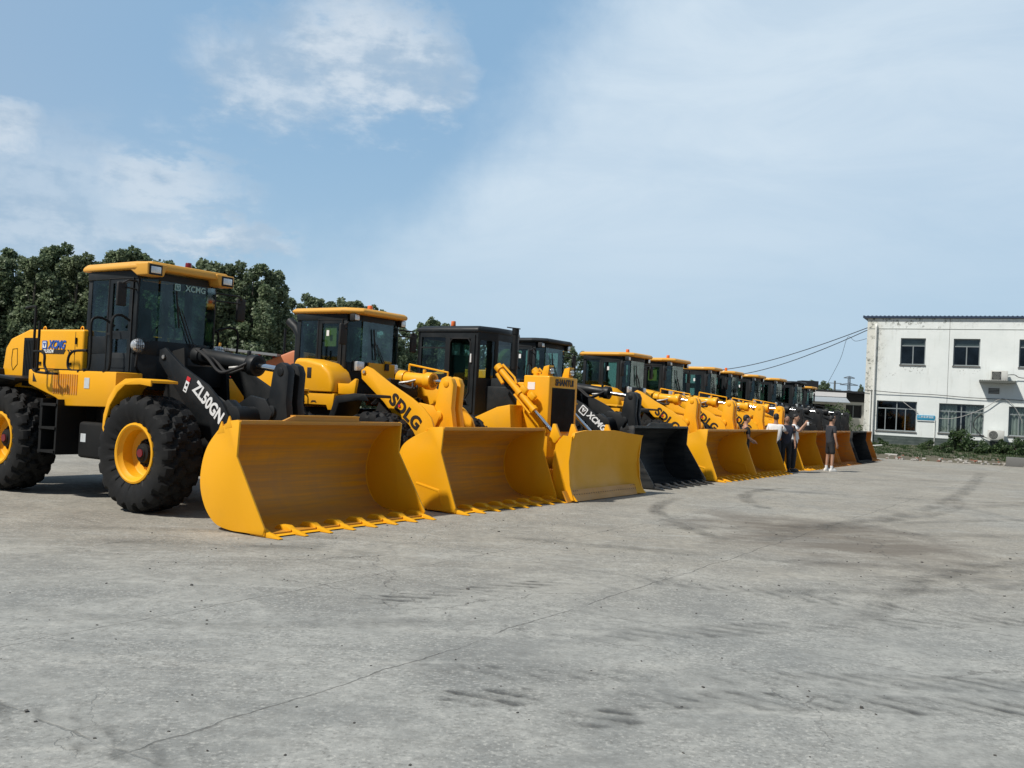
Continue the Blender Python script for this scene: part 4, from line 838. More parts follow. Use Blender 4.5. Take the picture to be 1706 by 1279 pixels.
def cab(p, xo, zt, frame, roofmat, roofstyle, film=False, front_panel=None, gb=2.34):
    """cab standing over x = xo (front) ; near side is y < 0"""
    zs = zt-3.36; Z = lambda z: z+zs
    k = (xo, zt, roofstyle, front_panel is not None)
    xr, xa, xf = xo-1.33, xo-.17, xo
    GB = gb-zs   # rear, corner post, front plane
    w, wf, wr = .71, .42, .69
    base = 1.62
    def frame_(mb):
        # lower body, below the glass line
        foot = [(xr, -wr), (xa, -w), (xf, -wf), (xf, wf), (xa, w), (xr, wr)]
        mb.loft([[Vector((x, y, base)) for x, y in foot], [Vector((x, y, Z(2.10))) for x, y in foot]])
        # posts
        def post(x, y, sx_, sy_, lean=0.0):
            mb.loft([[Vector((x+a*sx_/2, y+b*sy_/2, Z(2.10))) for a, b in ((-1,-1),(1,-1),(1,1),(-1,1))],
                     [Vector((x+lean+a*sx_/2, y*.985+b*sy_/2, Z(3.28))) for a, b in ((-1,-1),(1,-1),(1,1),(-1,1))]])
        for s in (-1, 1):
            post(xr+.04, s*(wr-.03), .09, .07); post(xa, s*(w-.035), .10, .07); post(xa-.62, s*(w-.025), .07, .05)
            # header and sill rails
            mb.bb(xr, xa+.04, s*(w-.07), s*w, Z(3.18), Z(3.30)); mb.bb(xr, xa-.60, s*(w-.06), s*(w-.01), Z(2.08), Z(2.34))
        mb.bb(xr, xr+.07, -wr, wr, Z(3.16), Z(3.30)); mb.bb(xr, xr+.07, -wr, wr, Z(2.10), Z(2.42))
        top = [(xa-.02, -w+.02), (xf, -wf), (xf, wf), (xa-.02, w-.02), (xa-.1, w-.1), (xf-.06, wf-.05), (xf-.06, -wf+.05), (xa-.1, -w+.1)]
        mb.loft([[Vector((x, y, Z(3.18))) for x, y in top], [Vector((x, y, Z(3.29))) for x, y in top]])
        mb.loft([[Vector((x+.012, y*1.01, Z(2.09))) for x, y in top], [Vector((x+.012, y*1.01, gb)) for x, y in top]])
    c = part('cab', k, frame, frame_, p, bevel=0.006)
    part('door_seal', k, TRIM, lambda mb: [mb.tube([(xa-.605, s*(w+.008), 1.68), (xa-.605, s*(w+.008), Z(3.19)), (xa-.04, s*(w+.008), Z(3.19)), (xa-.04, s*(w+.008), 1.68)], .009, 5) for s in (-1,)], c)
    part('cab_sticker', k, WHT, lambda mb: (mb.bb(xa-.40, xa-.34, -w-.012, -w-.006, Z(2.90), Z(3.0)),), c)
    # panes
    def pane(name, pts, off=.004, mat=GLS):
        def f(mb):
            a, b, cc = Vector(pts[0]), Vector(pts[1]), Vector(pts[3]); n = (b-a).cross(cc-a).normalized()*off
            mb.add([Vector(q)-n for q in pts]+[Vector(q)+n for q in pts], [(3,2,1,0),(4,5,6,7),(0,1,5,4),(1,2,6,5),(2,3,7,6),(3,0,4,7)])
        part(name, (k, str(pts[0]), str(pts[2])), mat, f, c)
    zl, zh = gb-.02, Z(3.20)
    pane('windshield', [(xf-.005, -wf+.01, zl), (xf-.005, wf-.01, zl), (xf-.005, wf-.01, zh), (xf-.005, -wf+.01, zh)])
    for s in (-1, 1):
        pane('corner_window', [(xa+.05, s*(w-.03), zl), (xf-.02, s*(wf+.02), zl), (xf-.02, s*(wf+.02), zh), (xa+.05, s*(w-.04), zh)])
        pane('rear_side_window', [(xr+.07, s*(w-.035), Z(2.34)), (xa-.65, s*(w-.035), Z(2.34)), (xa-.65, s*(w-.035), Z(3.18)), (xr+.07, s*(w-.035), Z(3.18))])
    pane('rear_window', [(xr+.03, -wr+.06, Z(2.42)), (xr+.03, wr-.06, Z(2.42)), (xr+.03, wr-.06, Z(3.16)), (xr+.03, -wr+.06, Z(3.16))])
    # doors, both sides
    for s in (-1, 1):
        def dr(mb, s=s):
            P = lambda u, d, z: Vector((u, s*(w+.005-d*1.0), z))
            mb.grid_wall(xa-.60, xa-.045, 1.66, Z(3.20), [(xa-.52, xa-.12, Z(2.42), Z(3.12)), (xa-.52, xa-.12, Z(2.02), Z(2.30))], .035, P)
            mb.bb(xa-.50, xa-.14, s*(w+.004), s*(w+.012), Z(1.76), Z(1.80)); mb.bb(xa-.50, xa-.14, s*(w+.004), s*(w+.012), Z(1.88), Z(1.90))
        d = part('door', (k, s), frame, dr, p)
        def dg(mb, s=s):
            for a, b in ((2.42, 3.12), (2.02, 2.30)): mb.bb(xa-.52, xa-.12, s*(w-.02), s*(w-.012), Z(a), Z(b))
        part('pane', (k, s), GLS, dg, d)
        part('handle', (k, s), TRIM, lambda mb, s=s: mb.bb(xa-.57, xa-.48, s*(w+.01), s*(w+.035), Z(2.36), Z(2.39)), d)
    # inside
    part('seat', k, SEAT, lambda mb: (mb.bb(xr+.28, xr+.72, -.25, .25, Z(2.0), Z(2.22)), mb.box((xr+.27, 0, Z(2.52)), (.12, .46, .66), Matrix.Rotation(-.15, 3, 'Y')), mb.box((xr+.21, 0, Z(2.92)), (.09, .26, .2))), c, bevel=.04)
    part('steering_wheel', k, TRIM, lambda mb: (mb.tube([Vector((xf-.42+.06*math.cos(a)*1.0, .20*math.sin(a), Z(2.42)+.16*math.cos(a))) for a in [i*math.pi/10 for i in range(21)]], .015, 6), mb.cyl((xf-.30, 0, Z(2.1)), (xf-.42, 0, Z(2.42)), .035, n=10)), c)
    if film: part('sun_blind', k, PLY, lambda mb: mb.bb(xa-.50, xa-.22, -w+.05, -w+.06, Z(2.72), Z(3.08)), c)
    # roof
    def rf(mb):
        if roofstyle == 'visor':
            o = [(xr-.12, -.73), (xa+.05, -.80), (xf+.16, -.72), (xf+.16, .72), (xa+.05, .80), (xr-.12, .73)]
            z0, z1 = Z(3.31), Z(3.395)
            mb.loft([[Vector((x, y, z0)) for x, y in o], [Vector((x, y, z1-.03)) for x, y in o], [Vector((x-.03 if x > xa else x+.05, y*.93, z1+.03)) for x, y in o]])
            for s in (-1, 1):      # deep light pods at the front corners
                mb.loft([[Vector((a, s*(yy if b > z0 else yy+(.06 if yy < .6 else -.01)), b)) for a, b in [(xa-.10, z0+.02), (xa+.10, Z(3.215)), (xf+.18, Z(3.215)), (xf+.18, z1), (xa-.10, z1)]] for yy in (.44, .785)])
        else:
            o = [(xr-.12, -.72), (xa-.02, -.80), (xf+.17, -.60), (xf+.17, .60), (xa-.02, .80), (xr-.12, .72)]
            z0, z1 = Z(3.29), Z(3.37)
            mb.loft([[Vector((x*.98+xa*.02, y*.96, z0)) for x, y in o], [Vector((x, y, z0+.03)) for x, y in o], [Vector((x, y, z1-.01)) for x, y in o], [Vector((x-.05 if x > xa else x+.05, y*.92, z1+.03)) for x, y in o]])
    r_ = part('roof', k, roofmat, rf, p, bevel=0.02, seg=3)
    for s in (-1, 1):
        if roofstyle == 'visor':
            part('light_housing', (k, s), TRIM, lambda mb, s=s: mb.bb(xf+.10, xf+.188, s*.535, s*.755, Z(3.225), Z(3.375)), r_, bevel=.006)
            part('work_light', (k, s), LAMP, lambda mb, s=s: mb.bb(xf+.12, xf+.194, s*.56, s*.73, Z(3.25), Z(3.35)), r_, bevel=.01)
        else:
            part('light_housing', (k, s), TRIM, lambda mb, s=s: mb.bb(xf-.06, xf+.05, s*.56, s*.70, Z(3.17), Z(3.29)), r_, bevel=.01)
            part('work_light', (k, s), LAMP, lambda mb, s=s: mb.bb(xf+.0, xf+.056, s*.57, s*.69, Z(3.18), Z(3.28)), r_, bevel=.01)
    # wiper
    part('wiper', k, TRIM, lambda mb: (mb.tube([(xf+.03, .16, gb-.06), (xf+.035, -.12, Z(2.84))], .009, 6), mb.tube([(xf+.03, .22, gb-.06), (xf+.035, -.06, Z(2.80))], .007, 6), mb.tube([(xf+.03, -.16, Z(3.06)), (xf+.03, -.08, Z(2.52))], .014, 6)), c)
    return c, r_

def mirror(p, xo, zt, y, s, size=(.05, .17, .36)):
    zs = zt-3.36
    mr = part('mirror', (xo, zt, y, s), TRIM, lambda mb: mb.box((xo-.10, s*y, 2.92+zs), size), p, bevel=.02, seg=3)
    part('bracket', (xo, zt, y, s), TRIM, lambda mb: (mb.tube([(xo-.16, s*.70, 3.14+zs), (xo-.06, s*(y-.08), 3.13+zs), (xo-.08, s*y, 3.08+zs), (xo-.09, s*y, 2.95+zs)], .014, 8), mb.tube([(xo-.16, s*.70, 3.02+zs), (xo-.06, s*(y-.05), 3.02+zs)], .012, 8)), mr)

def beacon(p, loc, mat=ORP):
    b = part('beacon', loc, mat, lambda mb: mb.cyl((loc[0], loc[1], loc[2]), (loc[0], loc[1], loc[2]+.11), .052, .046, n=14), p, bevel=.01)
    part('beacon_base', loc, TRIM, lambda mb: mb.cyl((loc[0], loc[1], loc[2]-.03), (loc[0], loc[1], loc[2]+.003), .058, n=14), b)

def chassis(p, ax, rx, low=0.0):
    def fr(mb):
        mb.prism([(ax-1.1, .55), (ax-.9, .95), (ax-.6, 2.2-low), (ax-.35, 2.25-low), (ax-.25, 1.5), (ax+.3, 1.15), (ax+.45, .75), (ax+.1, .45), (ax-.8, .45)], -.40, -.34)
        mb.prism([(ax-1.1, .55), (ax-.9, .95), (ax-.6, 2.2-low), (ax-.35, 2.25-low), (ax-.25, 1.5), (ax+.3, 1.15), (ax+.45, .75), (ax+.1, .45), (ax-.8, .45)], .34, .40)
        mb.bb(ax-.9, ax+.2, -.34, .34, .55, 1.15); mb.cyl((ax, -.95, TR), (ax, .95, TR), .17, n=18); mb.cyl((ax, -.2, TR), (ax, .2, TR), .30, n=18)
        mb.bb(ax-.62, ax-.4, -.38, .38, 1.7, 2.0)
    part('front_frame', ax, BLKD, fr, p, bevel=.008)
    def rr(mb):
        mb.prism([(rx-1.5, .75), (rx-1.45, 1.35), (ax-1.2, 1.35), (ax-1.0, 1.0), (ax-1.2, .6), (rx-.9, .6)], -.42, .42)
        mb.cyl((rx, -.95, TR), (rx, .95, TR), .17, n=18)
    part('rear_frame', ax, BLKD, rr, p, bevel=.008)

def handrail(p, key, pts, r=.019, mat=BLKD):
    part('handrail', key, mat, lambda mb: (mb.tube(smooth_pts(pts, 4), r, 8), mb.cyl(Vector(pts[-1])-Vector((0, 0, .02)), Vector(pts[-1])+Vector((0, 0, .015)), r*2, n=10)), p)

def head_lamp(p, key, loc, r=.10, guard=True, square=False):
    x, y, z = loc
    h = part('headlight', key, LAMP, (lambda mb: mb.box((x+.02, y, z), (.08, .19, .17))) if square else (lambda mb: mb.lathe([(0, 0), (r*.7, .012), (r, .05), (r*.9, .11), (0, .13)], 20)), p,
             bevel=.02 if square else 0, loc=None if square else (x+.04, y, z), rot=None if square else (0, 0, R(90)))
    def st(mb):
        mb.tube([(x-.02, y, z-.08), (x-.05, y, z-.30), (x-.10, y+.12, z-.42)], .02, 8)
        if square: mb.box((x-.055, y, z), (.07, .21, .19))
    part('lamp_bracket', key, TRIM, st, p)
    if guard:
        def gg(mb):
            for i in range(-3, 4): mb.tube([(x+.07, y+i*.032, z-.11), (x+.085, y+i*.032, z), (x+.07, y+i*.032, z+.11)], .004, 5)
            for i in (-1, 0, 1): mb.tube([(x+.07, y-.12, z+i*.05), (x+.085, y, z+i*.05), (x+.07, y+.12, z+i*.05)], .004, 5)
        part('lamp_guard', key, TRIM, gg, p)

def xlogo(p, loc, s, slope, fg, bg_, face='side', name='emblem'):
    """rounded square badge with a triangle in it"""
    def f(mb):
        h = s/2; n = 16; ring = []
        for i in range(4):
            cx, cy = [(h*.72, -h*.72), (h*.72, h*.72), (-h*.72, h*.72), (-h*.72, -h*.72)][i]
            for j in range(4):
                a = -math.pi/2+i*math.pi/2+j*math.pi/6; ring.append((cx+h*.28*math.cos(a), cy+h*.28*math.sin(a)))
        mb.mat(0).prism(ring, 0, .006, 'z'); mb.mat(1).prism([(a*.74, b*.74) for a, b in ring], .006, .008, 'z')
        mb.mat(0).prism([(-h*.6, h*.5), (h*.1, h*.5), (-h*.02, -h*.55), (-h*.2, -h*.1)], .008, .011, 'z'); mb.prism([(h*.28, h*.5), (h*.62, h*.5), (h*.1, -h*.55)], .008, .011, 'z')
    key = (round(s, 3),)
    o = part(name, key, [fg, bg_], f, p)
    base = Matrix.Rotation(R(90), 4, 'X')
    if face == 'front': base = Matrix.Rotation(R(90), 4, 'Z') @ base
    o.matrix_local = Matrix.Translation(loc) @ (Matrix.Rotation(slope, 4, 'Y') if face == 'side' else Matrix.Identity(4)) @ base
    return o

# ------------------------------------------------------------------ machine styles
def loader_a(s_, label, blackroof=False, detail=True, bucketmat=None, W=2.96, scale=(1, 1, 1), text='ZL50GN', dx=0.0, beac=True, xoff=0.0, zt=3.40, group='wheel loaders parked in a row'):
    """black arms, straight sided yellow hood"""
    p = root('wheel_loader', label, 'wheel loader', row(dx, s_), YAW, group, scale)
    ax, rx = 0.0+xoff, -3.29+xoff
    for x in (ax, rx):
        for sd in (-1, 1): wheel(p, x, sd*1.125, sd)
    chassis(p, ax, rx)
    bucket(p, bucketmat or YEB, W)
    arms = lift_gear(p, BLK, BLK, dx=xoff*.8)
    o = xoff
    # engine hood
    def hood(mb):
        pr = [(-4.45, 1.35), (-4.30, 2.18), (-4.16, 2.33), (-3.66, 2.475), (-2.20, 2.475), (-2.20, 1.50), (-4.42, 1.35)]
        mb.prism([(a+o, b) for a, b in pr[:-1]], -.77, .77)
    hd = part('engine_hood', o, YEL, hood, p, bevel=.035, seg=3)
    part('counterweight', o, BLK, lambda mb: mb.prism([(-5.15+o, .75), (-5.2+o, 1.3), (-4.95+o, 1.75), (-4.3+o, 1.85), (-4.25+o, 1.3), (-4.45+o, .85)], -1.15, 1.15), p, bevel=.03)
    def grl(mb):
        mb.bb(-3.74+o, -3.40+o, -.79, -.765, 1.58, 2.34)
        for i in range(8): mb.bb(-3.73+o+i*.042, -3.715+o+i*.042, -.797, -.788, 1.62, 2.30)
    part('side_grille', o, BLK, grl, hd)
    for x in (-2.5, -3.5): part('lifting_eye', 'e', YEL, lambda mb: mb.tube([Vector((.035*math.cos(a), 0, .035*math.sin(a))) for a in [i*math.pi/6 for i in range(13)]], .009, 6), hd, loc=(x+o, -.6, 2.50))
    part('panel_seam', o, TRIM, lambda mb: (mb.bb(-2.40+o, -2.393+o, -.774, -.768, 1.6, 2.44), mb.tube([(-4.10+o, -.772, 2.02), (-4.08+o, -.772, 2.16), (-3.95+o, -.772, 2.17), (-3.93+o, -.772, 1.92), (-4.05+o, -.772, 1.82), (-4.09+o, -.772, 1.9), (-4.10+o, -.772, 2.02)], .006, 4)), hd)
    if detail:
        xlogo(hd, (-3.19+o, -.775, 2.235), .13, 0, BLU, WHT)
        lettering('XCMG', .175, BLU, hd, (-2.87+o, -.776, 2.235), bold=.035, shear=.3, sx_=.86)
        part('stripe', o, LBLK, lambda mb: mb.prism([(-3.27+o, 2.10), (-3.27+o, 2.165), (-2.63+o, 2.165), (-2.68+o, 2.10)], -.776, -.769), hd)
        lettering('ZL50GN', .075, WHT, hd, (-3.08+o, -.779, 2.133), bold=.02, shear=.25)
        part('chevrons', o, LBLK, lambda mb: [mb.prism([(x+o, 2.165), (x+.05+o, 2.165), (x+.075+o, 2.13), (x+.045+o, 2.095), (x+.055+o, 2.13)], -.776, -.769) for x in (-2.60, -2.53, -2.46)], hd)
        part('warning_label', 'h', PLATE, lambda mb: mb.bb(-4.09+o, -3.99+o, -.777, -.769, 1.60, 1.72), hd)
    # side platforms
    for sd in (-1, 1):
        def plat(mb, sd=sd):
            y0, y1 = sd*.72, sd*1.15
            mb.prism([(-2.95+o, 1.84), (-2.95+o, 1.62), (-2.22+o, 1.44), (-1.98+o, 1.33), (-.86+o, 1.36), (-.80+o, 1.5), (-.80+o, 1.85)], y0, y1)
        pf = part('platform', (o, sd), YEL, plat, p, bevel=.02)
        part('tread_plate', (o, sd), BLK, lambda mb, sd=sd: mb.bb(-2.9+o, -.84+o, sd*.73, sd*1.13, 1.852, 1.864), pf)
        def lou(mb, sd=sd):
            for i in range(11):
                x = -2.28+o+i*.056
                mb.bb(x, x+.03, sd*1.15, sd*1.158, 1.50, 1.79)
        part('louvre', (o, sd), ORA, lou, pf)
        if detail:
            part('triangle_mark', (o, sd), LBLK, lambda mb, sd=sd: mb.prism([(-2.82+o, 1.66), (-2.82+o, 1.79), (-2.72+o, 1.66)], sd*1.15, sd*1.155), pf)
            part('data_plate', (o, sd), PLATE, lambda mb, sd=sd: mb.bb(-1.52+o, -1.40+o, sd*1.15, sd*1.156, 1.60, 1.75), pf)
        # front fender
        def fen(mb, sd=sd):
            path = [(-.64, 1.08), (-.63, 1.26), (-.55, 1.48), (-.40, 1.66), (-.2, 1.76), (.12, 1.775), (.34, 1.755)]
            inner = [(a*1.0+(.03 if i < 4 else 0), b-.035) for i, (a, b) in enumerate(path)]
            mb.prism([(a+ax, b) for a, b in path]+[(a+ax, b) for a, b in inner[::-1]], sd*1.0, sd*1.40)
            mb.prism([(a+ax, b+.002) for a, b in path]+[(a+ax+(.05 if i < 4 else 0), b-.08) for i, (a, b) in list(enumerate(path))[::-1]], sd*1.40, sd*1.425)
        part('fender', (o, sd), YEL, fen, p, bevel=.006)
        part('rear_fender', (o, sd), BLK, lambda mb, sd=sd: mb.prism([(rx-.85, 1.25), (rx-.7, 1.62), (rx-.2, 1.74), (rx+.35, 1.70), (rx+.35, 1.66), (rx-.2, 1.70), (rx-.66, 1.58), (rx-.80, 1.22)], sd*.78, sd*1.36), p, bevel=.006)
        # steps and tank
        def st(mb, sd=sd):
            mb.bb(-2.42+o, -2.36+o, sd*.85, sd*1.25, .62, 1.42); mb.bb(-2.02+o, -1.98+o, sd*.85, sd*1.25, .62, 1.42)
            for z in (.64, .98, 1.32): mb.bb(-2.40+o, -2.0+o, sd*.95, sd*1.27, z, z+.035)
            mb.bb(-2.40+o, -1.98+o, sd*.80, sd*.86, .62, 1.45)
        part('step', (o, sd), BLKD, st, p)
        part('tank', (o, sd), BLKD, lambda mb, sd=sd: (mb.bb(-1.72+o, -1.08+o, sd*.6, sd*1.08, .60, 1.12), mb.cyl((-1.4+o, sd*.75, 1.1), (-1.4+o, sd*.75, 1.34), .16, n=16), mb.bb(-1.9+o, -.8+o, sd*.55, sd*.7, 1.0, 1.4)), p, bevel=.05, seg=3)
        if detail and sd < 0: part('tank_label', o, PLATE, lambda mb: mb.bb(-1.64+o, -1.52+o, -1.085, -1.079, .83, .95), p)
        if sd < 0 or detail:
            y = sd*1.12
            handrail(p, ('a', o, sd), [(-1.42+o, sd*.79, 2.52), (-1.47+o, sd*.95, 2.62), (-1.47+o, y, 2.58), (-1.47+o, y, 2.3), (-1.47+o, y, 2.0), (-1.50+o, y, 1.87), (-1.56+o, y, 1.865)])
            handrail(p, ('b', o, sd), [(-1.08+o, sd*.79, 2.60), (-1.02+o, sd*.98, 2.66), (-1.0+o, y, 2.58), (-1.0+o, y, 2.2), (-1.0+o, y, 1.98), (-1.03+o, y, 1.87), (-1.1+o, y, 1.865)])
            handrail(p, ('c', o, sd), [(-1.55+o, y, 2.14), (-1.85+o, y, 2.13), (-1.98+o, y, 2.06), (-2.0+o, y, 1.92), (-1.92+o, y, 1.85), (-1.70+o, y, 1.845)])
            y = sd*1.33
            handrail(p, ('d', o, sd), [(-2.80+o, y, 2.74), (-2.58+o, y, 2.76), (-2.54+o, y, 2.70), (-2.54+o, y, 2.3), (-2.54+o, y, 1.95), (-2.50+o, y, 1.82), (-2.2+o, y, 1.79), (-1.98+o, y-.02*sd, 1.79)])
            handrail(p, ('e', o, sd), [(-2.42+o, y, 2.55), (-2.42+o, y, 2.2), (-2.42+o, y, 1.84)])
            handrail(p, ('f', o, sd), [(-2.54+o, y, 2.10), (-2.32+o, y, 2.10), (-2.25+o, y, 2.04), (-2.24+o, y, 1.9), (-2.15+o, y, 1.80)])
    c, rf = cab(p, -.93+o, zt, CABB, CABB if blackroof else ROOFY, 'slab' if blackroof else 'visor')
    mirror(p, -.93+o, zt, 1.18, 1); mirror(p, -.93+o, zt, .98, -1, (.05, .15, .34))
    if beac: beacon(rf, (-1.25+o, .30, zt+.09), MAR)
    for sd in (-1, 1): head_lamp(p, (o, sd), (-.93+o, sd*.72, 2.25))
    for z in (1.7, 2.3): part('hinge', ('h', z), BLK, lambda mb: mb.cyl((0, 0, -.05), (0, 0, .05), .016, n=8), hd, loc=(-2.36+o, -.785, z))
    for x, z in ((-2.5, 1.95), (-3.3, 1.95)): part('latch', 'l', BLK, lambda mb: mb.bb(-.035, .035, -.01, .01, -.02, .02), hd, loc=(x+o, -.778, z))
    part('exhaust_pipe', o, BLK, lambda mb: (mb.cyl((-3.0+o, .35, 2.45), (-3.0+o, .35, 2.95), .055, n=14), mb.tube([(-3.0+o, .35, 2.93), (-3.03+o, .35, 3.02), (-3.12+o, .35, 3.08)], .05, 12)), hd)
    if text:
        if text == 'ZL50GN':
            lettering(text, .245, WHT, arms[0], (.485, -.609, 1.49), slope=R(37), bold=.03, sx_=.82)
            rot = Matrix.Rotation(R(-23), 3, 'Y').inverted()
            part('warning_sticker', 's', [WHT, REDV, LBLK], lambda mb: (mb.box((.02, -.608, 1.72), (.075, .006, .21), rot), mb.mat(1).box((.055, -.612, 1.80), (.076, .006, .06), rot), mb.mat(2).box((.022, -.612, 1.72), (.035, .006, .035), rot), mb.box((-.01, -.612, 1.655), (.04, .006, .02), rot)), arms[0])
        else:
            xlogo(arms[0], (.40, -.607, 1.60), .20, R(38), WHT, LBLK)
            lettering(text, .20, WHT, arms[0], (.75, -.609, 1.36), slope=R(38), bold=.035, shear=.25, sx_=.95)
    if detail:
        lettering('XCMG', .125, FTEX, c, (-.922+o, .20, zt-.24), face='front', bold=.02)
        xlogo(c, (-.920+o, -.13, zt-.24), .10, 0, FTEX, GLS, face='front')
    return p

def loader_b(s_, label, bucketmat=None, W=2.96, scale=(1, 1, 1), text='SDLG', dx=0.0, film=True, zt=3.17, detail=True, blackroof=False, armmat=None, o=0.80, ym=None, beac=True, group='wheel loaders parked in a row', panel=True):
    """yellow arms, rounded tank housing, black fenders"""
    p = root('wheel_loader', label, 'wheel loader', row(dx, s_), YAW, group, scale)
    armmat = armmat or YEL; bodym = ym or YEL
    ax, rx = o-.06, -2.9+o
    for x in (ax, rx):
        for sd in (-1, 1): wheel(p, x, sd*1.12, sd, .93)
    chassis(p, ax, rx, .55)
    bucket(p, bucketmat or YEB, W, raised=False, rib=True)
    arms = lift_gear(p, armmat, armmat, dx=.42)
    if text:
        lettering(text, .29, LBLK, arms[0], (.88, -.609, 1.455), slope=R(36), bold=.04, sx_=1.05, spacing=1.08)
        part('emblem_dot', 'd', REDV, lambda mb: mb.box((.755, -.615, 1.548), (.045, .006, .045), Matrix.Rotation(R(38+45), 3, 'Y')), arms[0])
    q = -.65+.80-.93+o-.15+.0   # cab front
    q = o-1.12
    c, rf = cab(p, q, zt, CABB, CABB if blackroof else ROOFY, 'slab', film=film, gb=2.28)
    if panel:
        part('front_panel', o, bodym, lambda mb: mb.prism([(-.28, 2.275), (.43, 2.275), (.43, 2.02), (.26, 1.92), (-.28, 1.92)], q+.035, q+.06, 'x'), p)
        part('wiper_motor', o, TRIM, lambda mb: mb.bb(q+.06, q+.09, .14, .24, 2.16, 2.28), p)
    mirror(p, q, zt, 1.12, 1); mirror(p, q+.05, zt, .86, -1)
    if beac: beacon(rf, (q-.45, .25, zt+.07))
    for sd in (-1, 1): head_lamp(p, ('b', o, sd), (q-.02, sd*.46, 2.20), guard=False, square=True)
    hd = part('engine_hood', ('b', o), bodym, lambda mb: mb.prism([(rx-1.3, 1.2), (rx-1.25, 1.9), (rx-1.0, 2.08), (q-1.15, 2.22), (q-1.15, 1.4), (rx-.8, 1.2)], -.66, .66), p, bevel=.06, seg=3)
    if film and detail and s_ < 4: part('snorkel', ('b', o), CABB, lambda mb: (mb.tube([(q-1.32, -.62, 2.1), (q-1.32, -.62, 2.72), (q-1.42, -.62, 2.86), (q-1.60, -.62, 2.98)], .085, 12)), hd)
    part('counterweight', ('b', o), BLK, lambda mb: mb.prism([(rx-1.7, .7), (rx-1.75, 1.5), (rx-1.3, 1.7), (rx-.9, 1.3), (rx-1.0, .8)], -1.1, 1.1), p, bevel=.03)
    for sd in (-1, 1):
        def tank(mb, sd=sd):
            secs = []
            pr = [(-1.24, 1.72), (-1.24, 2.20), (-1.18, 2.29), (-.95, 2.29), (-.55, 2.22), (-.36, 2.08), (-.27, 1.90), (-.26, 1.72)]
            for y, k in ((.66, 1.0), (1.06, 1.0), (1.13, .97), (1.16, .90)):
                secs.append([Vector((-.75+(a+.75)*k+o-.8, sd*y, 1.72+(b-1.72)*(k if b > 1.73 else 1))) for a, b in pr])
            mb.loft(secs)
        tk = part('side_tank', (o, sd), bodym, tank, p, bevel=.03, seg=3)
        part('tank_vent', (o, sd), LBLK, lambda mb, sd=sd: mb.bb(-.87+o-.8, -.77+o-.8, sd*1.155, sd*1.168, 1.95, 2.13), tk, bevel=.01)
        def stp(mb, sd=sd):
            mb.prism([(-1.32+o-.8, 1.70), (-1.12+o-.8, 1.50), (-.42+o-.8, 1.50), (-.38+o-.8, 1.42), (-.28+o-.8, 1.42), (-.24+o-.8, 1.70)], sd*.7, sd*1.13)
        sp = part('step_housing', (o, sd), bodym, stp, p, bevel=.012)
        part('step_recess', (o, sd), LBLK, lambda mb, sd=sd: [mb.prism([(x+o-.8, 1.53), (x+.03+o-.8, 1.57), (x+.11+o-.8, 1.57), (x+.14+o-.8, 1.53), (x+.09+o-.8, 1.545), (x+.05+o-.8, 1.545)], sd*1.13, sd*1.136) for x in (-1.05, -.78)], sp)
        handrail(p, ('g', o, sd), [(-1.13+o-.8, sd*1.2, 1.48), (-1.12+o-.8, sd*1.2, 1.70), (-1.02+o-.8, sd*1.2, 1.78), (-.90+o-.8, sd*1.2, 1.74), (-.88+o-.8, sd*1.2, 1.62), (-.88+o-.8, sd*1.2, 1.48)], .015)
        part('bracket_plate', (o, sd), bodym, lambda mb, sd=sd: mb.prism([(-.26+o-.8, 1.70), (-.26+o-.8, 1.88), (-.02+o-.8, 1.88), (.12+o-.8, 1.97), (.16+o-.8, 1.96), (.12+o-.8, 1.70)], sd*.98, sd*1.04), p, bevel=.01)
        def fen(mb, sd=sd):
            path = [(-.78, 1.0), (-.72, 1.35), (-.60, 1.66), (-.2, 1.72), (.04, 1.715)]
            mb.prism([(a+ax-.1, b) for a, b in path]+[(a+ax-.08, b-.05) for a, b in path[::-1]], sd*.75, sd*1.38)
            mb.prism([(a+ax-.1, b+.003) for a, b in path]+[(a+ax-.02, b-.11) for a, b in path[::-1]], sd*1.38, sd*1.40)
        part('fender', ('b', o, sd), BLK, fen, p, bevel=.01)
        part('tank', ('b', o, sd), BLKD, lambda mb, sd=sd: mb.bb(-1.3+o-.8, -.25+o-.8, sd*.55, sd*1.0, .6, 1.45), p, bevel=.05)
        part('rear_fender', ('b', o, sd), BLK, lambda mb, sd=sd: mb.prism([(rx-.75, 1.2), (rx-.6, 1.62), (rx-.1, 1.72), (rx+.5, 1.66), (rx+.5, 1.6), (rx-.1, 1.66), (rx-.55, 1.57), (rx-.70, 1.2)], sd*.7, sd*1.3), p)
    # guard bar over the front frame
    part('guard_rail', ('b', o), armmat, lambda mb: (mb.tube([(.35, .1, 2.28), (1.2, .1, 2.16), (1.2, .1, 2.02)], .018, 6), mb.tube([(.35, .1, 2.28), (.35, .1, 2.1)], .018, 6)), p)
    return p

